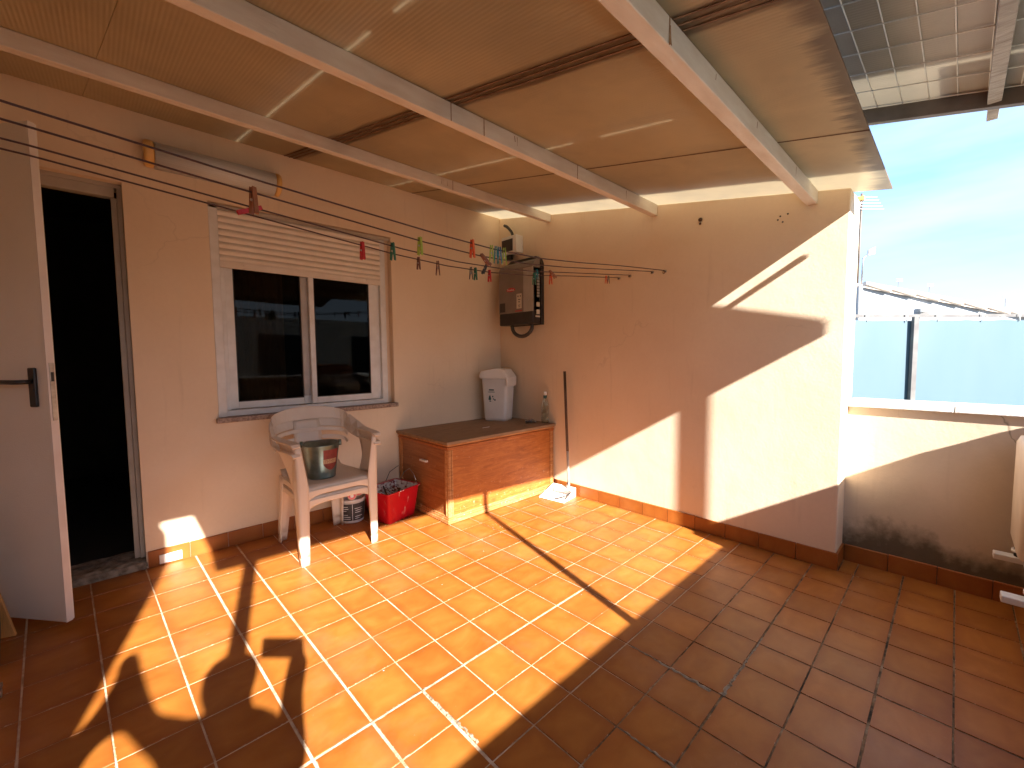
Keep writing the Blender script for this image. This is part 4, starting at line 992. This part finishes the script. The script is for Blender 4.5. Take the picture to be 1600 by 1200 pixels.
# bucket on the seat
BX, BY, BZ = -1.915, -.40, .445
bk = thing('bucket', (BX, BY, BZ), 'small galvanized bucket with a red and cream label on the chair seat', 'bucket')
M['galv'] = mat('galvanized_steel', (.26, .31, .28), .38, (.16, .21, .18), 18, .5, metal=.75, rvar=.12)
mb = MB(); mb.lathe((BX, BY, BZ), [(.080, .0), (.083, .006), (.0815, .012), (.109, .205), (.1125, .21), (.1125, .216), (.107, .214), (.080, .015), (.0, .014)], 40, cap0=True, cap1=False); bb = mb.build('body', 'galv', bk)
def wrap(mb, a0, a1, z0, z1, off=.0012, n_=14, cut=None):
    vs = []
    for i in range(n_+1):
        a = a0+(a1-a0)*i/n_; row = []
        for z_ in (z0(i/n_) if callable(z0) else z0, z1):
            rr = .080+(.109-.080)*(z_/.205)+off; row.append(mb.bm.verts.new((BX+rr*math.cos(a), BY+rr*math.sin(a), BZ+z_)))
        vs.append(row)
    for i in range(n_): f = mb.bm.faces.new((vs[i][0], vs[i+1][0], vs[i+1][1], vs[i][1])); f.smooth = True
aim = math.atan2(-3.18-BY, -2.88-BX)
M['lab_red'] = mat('brick_red_label', (.30, .05, .035), .55, (.22, .035, .025), 30)
M['lab_cream'] = mat('cream_label', (.62, .38, .20), .6)
mb = MB(); wrap(mb, aim+.12, aim+1.15, lambda u: .055+.035*(2*u-1)**2, .185, .0012); mb.build('red_label', 'lab_red', bb)
mb = MB(); wrap(mb, aim+.10, aim+1.0, .098, .126, .002); mb.build('cream_band', 'lab_cream', bb)
mb = MB()
for k in range(6): wrap(mb, aim+.24+.11*k, aim+.24+.11*k+.018, .101, .123, .0028, 2); wrap(mb, aim+.24+.11*k, aim+.24+.11*k+.06, .118-.007*(k % 2), .122-.007*(k % 2), .0028, 2)
mb.build('label_lettering', 'lab_red', bb)
for s_ in (0, math.pi):
    a = aim+1.45+s_; mb = MB(); cx_ = BX+.113*math.cos(a); cy_ = BY+.113*math.sin(a)
    mb.tube([(cx_-.0, cy_, BZ+.195), (cx_, cy_, BZ+.232)], .009, 10); mb.build('ear', 'galv', bk)
mb = MB(); a = aim+1.45; ax = Vector((math.cos(a), math.sin(a), 0)); pp = Vector((-ax.y, ax.x, 0))
mb.tube([Vector((BX, BY, BZ+.22))+ax*.116*math.cos(t_)+(pp*.115*math.sin(t_)) + Vector((0, 0, -.004*math.sin(t_))) for t_ in [math.pi*q/16 for q in range(17)]], .0025, 6); mb.build('handle', 'steel', bk)

# paint pail with rollers
PX, PY = -1.615, -.125
pl = thing('paint_pail', (PX, PY, 0), 'white paint pail with black printed label behind the chair leg', 'pail')
mb = MB(); mb.lathe((PX, PY, 0.001), [(.078, 0), (.082, .004), (.094, .155), (.099, .157), (.099, .175), (.094, .177), (.092, .165), (.08, .01), (0, .009)], 36, cap1=False); pbod = mb.build('body', 'plastic_white', pl)
def wrapc(mb, cx, cy, r0, r1, H_, a0, a1, z0, z1, off, n_=16):
    vs = [[mb.bm.verts.new((cx+(r0+(r1-r0)*z_/H_+off)*math.cos(a0+(a1-a0)*i/n_), cy+(r0+(r1-r0)*z_/H_+off)*math.sin(a0+(a1-a0)*i/n_), z_)) for z_ in (z0, z1)] for i in range(n_+1)]
    for i in range(n_): f = mb.bm.faces.new((vs[i][0], vs[i+1][0], vs[i+1][1], vs[i][1])); f.smooth = True
ap = math.atan2(-3.18-PY, -2.88-PX)
mb = MB(); wrapc(mb, PX, PY, .082, .094, .155, ap-1.1, ap+1.25, .022, .148, .0012); mb.build('label', 'print', pbod)
mb = MB()
wrapc(mb, PX, PY, .082, .094, .155, ap+.02, ap+.05, .022, .148, .002, 2)
for k in range(7):
    for (a0, a1) in ((-.95, -.10), (.18, 1.05)):
        if (k+int(a0 > 0)) % 4 != 3: wrapc(mb, PX, PY, .082, .094, .155, ap+a0+random.uniform(0, .1), ap+a1-random.uniform(0, .35), .035+.015*k, .0385+.015*k, .002, 8)
mb.build('label_print', 'white_print', pbod)
M['roller'] = mat('roller_sleeve', (.72, .50, .36), .95, (.62, .36, .25), 50, .5, .5, 200)
for k, (dx, dy, ang) in enumerate(((-.025, -.03, .25), (.045, -.005, -.15))):
    rl = thing('paint_roller', (PX+dx, PY+dy, .19), ['paint roller sleeve with red end lying on the pail, left one', 'paint roller sleeve with red end lying on the pail, right one'][k], 'paint roller', 'paint roller sleeves')
    d = Vector((-.35+ang*.3, -.9, .02)).normalized(); c = Vector((PX+dx, PY+dy-.02, .218+.012*k))
    mb = MB(); mb.tube([c-d*.075, c+d*.075], .031, 20); mb.build('sleeve', 'roller', rl)
    mb = MB(); mb.tube([c+d*.0755, c+d*.077], .024, 16); e_ = mb.build('end_ring', 'red', rl)
    mb = MB(); mb.tube([c+d*.0772, c+d*.0785], .012, 12); mb.build('core', 'plastic_white', rl)

# red paint tray bucket
rbk = thing('paint_crate', (-1.38, -.33, 0), 'red rectangular paint bucket splashed with white paint between chair and chest', 'bucket')
m, n, b, pos, sp = start('splashed_red_plastic')
spl = ramp(n, noise(n, mapping(n, pos, (24, 24, 5)), 1, 4, .6), [(.60, (0, 0, 0)), (.63, (1, 1, 1))])
up_ = math_(n, 'MULTIPLY', math_(n, 'SUBTRACT', sp.outputs['Z'], .03), 5, True)
n.links.new(mixc(n, math_(n, 'MULTIPLY', spl, up_), (.52, .008, .02), (.80, .70, .66)), b.inputs['Base Color']); b.inputs['Roughness'].default_value = .32; M['red_splash'] = m
m, n, b, pos, sp = start('paint_crusted_inside')
n.links.new(ramp(n, noise(n, pos, 30, 4, .6), [(.42, (.20, .02, .02)), (.5, (.60, .56, .50)), (.7, (.74, .70, .64))]), b.inputs['Base Color']); M['crust'] = m
RX = frame_m((-1.372, -.285, 0), (.965, .26, 0), (-.26, .965, 0))
def tR(mb): bmesh.ops.transform(mb.bm, matrix=RX, verts=mb.bm.verts)
mb = MB(); loft(mb, [rrect(0, 0, .130, .105, .004, .02), rrect(0, 0, .158, .130, .225, .02), rrect(0, 0, .168, .140, .228, .02), rrect(0, 0, .168, .140, .236, .02), rrect(0, 0, .155, .127, .232, .02)], True, False); tR(mb); mb.build('shell', 'red_splash', rbk)
mb = MB(); loft(mb, [rrect(0, 0, .1545, .1265, .232, .02), rrect(0, 0, .128, .103, .012, .02)], False, True); tR(mb); mb.build('lining', 'crust', rbk)
mb = MB()
def gp(u, v): return RX @ Vector((-.125+.25*u, -.06+.15*v, .10+.10*v))
nu, nv = 9, 7
for i in range(nu+1): mb.tube([gp(i/nu, 0), gp(i/nu, 1)], .0035, 5)
for j in range(nv+1): mb.tube([gp(0, j/nv), gp(1, j/nv)], .0035, 5)
mb.build('roller_grid', 'crust', rbk)
mb = MB(); mb.tube([RX @ Vector((.165, y, z)) for y, z in ((-.10, .225), (-.06, .30), (-.02, .335), (.04, .30), (.09, .225))], .003, 6); mb.build('handle', 'steel', rbk)
br = thing('paint_brush', (-1.40, -.30, .12), 'paint brush with dark handle lying inside the red bucket', 'brush')
mb = MB(); mb.tube([RX @ Vector((-.06, -.04, .12)), RX @ Vector((-.03, .06, .235))], [.010, .006], 8); mb.build('handle', 'dark_wood', br)
mb = MB(); mb.tube([RX @ Vector((-.0605, -.042, .118)), RX @ Vector((-.07, -.075, .085))], [.013, .018], 8); mb.build('bristles', 'foil', br)
br = thing('paint_brush', (-1.32, -.28, .12), 'flat stained scraper leaning on the grid inside the red bucket', 'scraper')
mb = MB(); mb.tube([RX @ Vector((.02, -.05, .11)), RX @ Vector((.10, .03, .185))], .011, 8); mb.build('handle', 'dark_wood', br)
mb = MB(); q = [RX @ Vector(p) for p in ((.022, -.055, .105), (.0, -.075, .10), (-.02, -.045, .105), (.005, -.03, .11))]; mb.prism(q, (0, 0, .004)); mb.build('blade', 'steel', br)
mb = MB(); mb.tube([(-1.30, -.012, .10), (-1.285, -.016, .20), (-1.25, -.02, .27), (-1.19, -.022, .30), (-1.175, -.03, .31)], .0022, 6)
tag(mb.build('thin_cable', 'hose'), 'thin dark cable rising on the wall between red bucket and chest', 'cable')

# ------------------------------------------------------------------ wooden stand and castor at the left edge
ws = thing('wooden_stand', (-3.25, -.5, 0), 'pale wooden trestle foot at the far left behind the door leaf', 'stand')
mb = MB(); mb.hexa([(-3.30, -.36, .0), (-3.225, -.385, .0), (-3.222, -.365, .0), (-3.297, -.34, .0)], [(-3.40, -.36, .55), (-3.325, -.385, .55), (-3.322, -.365, .55), (-3.397, -.34, .55)]); mb.build('leg', 'pine', ws, bevel=.002)
mb = MB(); mb.hexa([(-3.262, -.66, .02), (-3.236, -.66, .02), (-3.262, -.392, .055), (-3.288, -.392, .055)], [(-3.262, -.66, .05), (-3.236, -.66, .05), (-3.262, -.392, .20), (-3.288, -.392, .20)]); mb.build('foot', 'dark_wood', ws, bevel=.002)
cs = thing('castor', (-3.205, -.87, 0), 'small metal castor on the floor at the left edge', 'castor')
mb = MB(); mb.tube([(-3.225, -.87, .018), (-3.208, -.87, .018)], .017, 16); mb.build('wheel', 'steel', cs)
mb = MB(); mb.box(-3.228, -3.205, -.882, -.858, .0365, .050); mb.build('plate', 'steel', cs)

# ------------------------------------------------------------------ outdoor unit
ac = thing('air_conditioner', (-.15, -3.6, .26), 'white outdoor air conditioner unit on wall rails at the right edge', 'air conditioner')
mb = MB(); loft(mb, [rrect(-.13, -3.645, .14, .19, .315, .035)] + [rrect(-.13, -3.645, .20, .245, .38, .035)] + [rrect(-.13, -3.645, .20, .245, .80, .035), rrect(-.13, -3.645, .19, .235, .828, .035), rrect(-.13, -3.645, .16, .205, .838, .03)])
bmesh.ops.translate(mb.bm, vec=(.02, .02, 0), verts=mb.bm.verts); bmesh.ops.scale(mb.bm, vec=(1, 1, 1), verts=mb.bm.verts)
M['ac'] = mat('warm_white_enamel', (.72, .62, .52), .4); bd = mb.build('casing', 'ac', ac)
mb = MB()
for q in range(7):
    rr_ = .03+.028*q; mb.tube([(-.318, -3.60+rr_*math.cos(a), .57+rr_*math.sin(a)) for a in [2*math.pi*i/32 for i in range(33)]], .003, 5)
for i in range(8): a = math.pi*i/4; mb.tube([(-.320, -3.60, .57), (-.320, -3.60+.2*math.cos(a), .57+.2*math.sin(a))], .003, 5)
mb.build('fan_grille', 'black', bd)
for k, x in enumerate((.110, -.395)):
    mb = MB(); mb.box(x-.028, x+.028, -3.73, -3.335, .235, .262); mb.build('rail', 'plastic_white', ac, bevel=.004)
    for y in (-3.42, -3.68):
        mb = MB(); mb.tube([(x, y, .2625), (x, y, .315)], .022, 14); rbb = mb.build('rubber_foot', 'rubber', ac)
        mb = MB(); mb.tube([(x, y, .283), (x, y, .296)], .030, 16); mb.build('washer', 'plastic_white', rbb)
for y in (-3.45, -3.70):
    mb = MB(); mb.box(-.45, P-.001, y-.015, y+.015, .20, .2345); mb.build('bracket', 'plastic_white', ac)

# ------------------------------------------------------------------ neighbours
DN = Vector((.758, -.652, 0)); DB = Vector((.652, .758, 0))
A0 = Vector((2.786, -2.451, 0))
sc = thing('screen_fence', (3.2, -2.8, 0), 'pale blue screen stretched below a steel rail beyond the parapet', 'fence')
mb = MB(); a = A0 - DN*1.6; c = A0 + DN*4
mb.prism([(a.x, a.y, 1.575), (c.x, c.y, 1.575), (c.x, c.y, 1.605), (a.x, a.y, 1.605)], tuple(DB*.035)); mb.build('rail', 'fence_grey', sc)
mb = MB()
def scr(u, v):
    p = a.lerp(c, u); q = p - DB*(.01+.008*math.sin(u*47)*v); return (q.x, q.y, .35+(1.545-.008*abs(math.sin(u*math.pi*14))-.35)*v)
mb.grid(scr, 140, 4); mb.build('fabric', 'screen', sc)
for k in range(15):
    p = a.lerp(c, (k+.5+random.uniform(-.25, .25))/14*.98); mb = MB(); mb.tube([(p.x-.02*DB.x, p.y-.02*DB.y, 1.53), (p.x-.02*DB.x, p.y-.02*DB.y, 1.61)], .006, 6)
    mb.build('cable_tie', 'plastic_white', sc)
for s_ in (.595, 2.9):
    p = A0+DN*s_; mb = MB(); q = [p-DN*.026-DB*.055, p+DN*.026-DB*.055, p+DN*.026-DB*.022, p-DN*.026-DB*.022]
    mb.hexa([(v.x, v.y, .2) for v in q], [(v.x, v.y, 1.574) for v in q]); mb.build('post', 'fence_grey', sc)
# gabled house: front in a plane further back
K = 1.75
G0 = Vector((-2.8777, -3.1785, 0)) + (A0 - Vector((-2.8777, -3.1785, 0)))*K
nh = thing('neighbour_house', (G0.x, G0.y, -6), 'white rendered house with a sloping tiled verge beyond the blue screen', 'house')
def gz(s): return 2.07 - .325*s*.42
za, zb = 2.045, 1.415
p0 = G0 + DN*.05; p1 = G0 + DN*4.2
mb = MB(); mb.prism([(p0.x, p0.y, -6), (p1.x, p1.y, -6), (p1.x, p1.y, 1.68), (p0.x, p0.y, 2.40)], tuple(DB*4)); mb.build('wall', 'whitewash', nh)
rr_ = MB(); Lr = (p1-p0).length; nn_ = 9
for k in range(nn_):
    u0 = k/nn_; u1 = (k+1)/nn_+.004; q0 = p0.lerp(p1, u0); q1 = p0.lerp(p1, u1); z0_ = 2.40+(1.68-2.40)*u0; z1_ = 2.40+(1.68-2.40)*u1
    for row in range(6):
        off = -DB*.06 + DB*(.19*row); rr_.tube([(q0.x+off.x, q0.y+off.y, z0_+.050), (q1.x+off.x, q1.y+off.y, z1_+.030)], [.046, .058], 8)
rr_.build('roof', 'roof_tile', nh)
pw = G0 - DB*.01; mb = MB(); pp_ = G0+DN*.035; mb.tube([(pp_.x-.03, pp_.y, .5), (pp_.x-.03, pp_.y, 2.42)], .035, 8); mb.build('downpipe', 'alu_grey', nh)
p = G0 + DN*1.22 - DB*.12
fl_ = thing('floodlight', (p.x, p.y, 1.83), 'small white floodlight on the neighbour house wall above the rail', 'floodlight')
mb = MB(); a_ = p-DN*.10; c_ = p+DN*.10; mb.prism([(a_.x, a_.y, 1.94), (c_.x, c_.y, 1.94), (c_.x, c_.y, 2.06), (a_.x, a_.y, 2.06)], tuple(DB*.05)); mb.build('head', 'plastic_white', fl_, bevel=.01)
mb = MB(); mb.box(p.x-.03, p.x+.03, p.y-.02, p.y+.10, 1.88, 1.939); mb.build('bracket', 'alu_grey', fl_)
# aerials
def aerial(p, zt, zb_, label, big):
    t = thing('aerial', (p.x, p.y, zb_), label, 'aerial', 'roof aerials')
    mb = MB(); mb.tube([(p.x, p.y, zb_), (p.x+.03, p.y, (zb_+zt)/2), (p.x+.08*big, p.y, zt)], .018 if big > .5 else .010, 6); mb.build('mast', 'dark_steel', t)
    if big > .5:
        mb = MB()
        for k in range(5):
            zz_ = zt-.08-.055*k; l_ = .24; mb.tube([Vector((p.x, p.y, zz_))-DN*l_*.5, Vector((p.x, p.y, zz_))+DN*l_*(1.3+.15*k)], .006, 5)
        mb.tube([Vector((p.x, p.y, zt-.36))-DN*.1, Vector((p.x, p.y, zt-.10))+DN*.05], .008, 5)
        mb.build('elements', 'plastic_white', t)
        mb = MB(); q = Vector((p.x, p.y, zt-.12)); mb.box(q.x-.06, q.x+.05, q.y-.05, q.y+.05, q.z-.03, q.z+.04); mb.build('amplifier', 'cream_cap', t)
        mb = MB(); mb.tube([Vector((p.x, p.y, zb_+.02))+DN*.08, Vector((p.x, p.y, zb_+.60))+DN*.09, Vector((p.x, p.y, zb_+.70))+DN*.20], .014, 6); mb.build('side_pipe', 'steel', t)
        mb = MB(); q = Vector((p.x, p.y, zb_+.66))+DN*.20; a_ = q; c_ = q+DN*.13; mb.prism([(a_.x, a_.y, a_.z), (c_.x, c_.y, c_.z+.03), (c_.x, c_.y, c_.z+.16), (a_.x, a_.y, a_.z+.10)], tuple(DB*.03)); mb.build('small_panel', 'alu_grey', t)
    else:
        mb = MB()
        for k in range(3): mb.tube([Vector((p.x, p.y, zt-.05*k))-DN*.12, Vector((p.x, p.y, zt-.05*k))+DN*.16], .006, 5)
        mb.build('elements', 'alu_grey', t)
aerial(G0+DN*.33+DB*.4, 4.22, 2.40, 'tall aerial mast with white elements beside the wall end', 1)
def far(s, d): q = Vector((-2.8777, -3.1785, 0)); return q+(G0+DN*s-q)*d
aerial(far(.75, 2.0), 3.90, 1.2, 'small distant aerial above the roof tiles, left one', .3)
aerial(far(1.35, 2.0), 3.72, 1.2, 'small distant aerial above the roof tiles, middle one', .3)
aerial(far(2.85, 2.2), 3.50, 0, 'thin distant aerial near the low end of the roof', .2)
nb = thing('neighbour_house', (14, -3, -6), 'distant pale house low behind the blue screen', 'house')
q = far(2.2, 2.0); mb = MB(); mb.prism([(q.x, q.y, -6), (q.x+3, q.y-2.6, -6), (q.x+3, q.y-2.6, .9), (q.x, q.y, .9)], tuple(DB*4)); mb.build('wall', 'whitewash', nb)

# ------------------------------------------------------------------ photographer behind the camera (casts the shadow on the tiles)
def skin(nm, chain, edges_, mt, parent=None):
    me = bpy.data.meshes.new(nm); me.from_pydata([c[:3] for c in chain], edges_, []); o = bpy.data.objects.new(nm, me); C.objects.link(o)
    o.modifiers.new('skin', 'SKIN'); 
    for v, c in zip(me.skin_vertices[0].data, chain): v.radius = (c[3], c[3] if len(c) < 5 else c[4])
    me.skin_vertices[0].data[0].use_root = True
    q = o.modifiers.new('s', 'SUBSURF'); q.levels = 1; q.render_levels = 2; me.materials.append(M[mt])
    if parent: o.parent = parent; o.matrix_parent_inverse = parent.matrix_world.inverted()
    WM[o.name] = Matrix.Identity(4)
    return o
cyp = -3.44
pts = [(-3.16, cyp-.06, .48, .17, .13), (-3.17, cyp-.05, .72, .17, .12), (-3.17, cyp-.02, .94, .19, .12), (-3.17, cyp-.01, 1.10, .15, .10), (-3.165, cyp+.0, 1.19, .06), (-3.165, cyp+.02, 1.28, .108, .10), (-3.16, cyp+.02, 1.37, .092, .09),
       (-3.03, cyp+.02, 1.06, .06), (-2.94, -3.34, .90, .050), (-2.915, -3.27, 1.04, .038), (-2.868, -3.24, 1.165, .038),
       (-3.28, cyp, 1.17, .060), (-3.39, cyp+.02, 1.25, .038), (-3.49, cyp+.02, 1.39, .050), (-3.55, cyp+.02, 1.56, .030),
       (-3.05, cyp-.04, .40, .09), (-3.02, cyp+.08, .09, .06), (-3.02, cyp-.16, .07, .05),
       (-3.27, cyp-.04, .40, .09), (-3.30, cyp+.08, .09, .06), (-3.30, cyp-.16, .07, .05), (-3.575, cyp, 1.28, .045), (-3.585, cyp-.02, 1.06, .045)]
ed = [(0, 1), (1, 2), (2, 3), (3, 4), (4, 5), (5, 6), (3, 7), (7, 8), (8, 9), (9, 10), (3, 11), (11, 12), (12, 13), (13, 14), (0, 15), (15, 16), (16, 17), (0, 18), (18, 19), (19, 20), (13, 21), (21, 22)]
ph = skin('person', pts, ed, 'cloth'); tag(ph, 'kneeling photographer in dark clothes holding a phone, behind the camera', 'person')
sm = thing('phone', (-2.90, -3.21, 1.2), 'smartphone held sideways by the photographer', 'phone')
ctr = Vector((-2.8777, -3.1785, 1.2)) - F*.018 - R2*.032 - U2*.036
mb = MB(); mb.box(-.088, .088, -.041, .041, -.004, .004, frame_m(ctr, R2, U2)); mb.build('case', 'black', sm, bevel=.003)
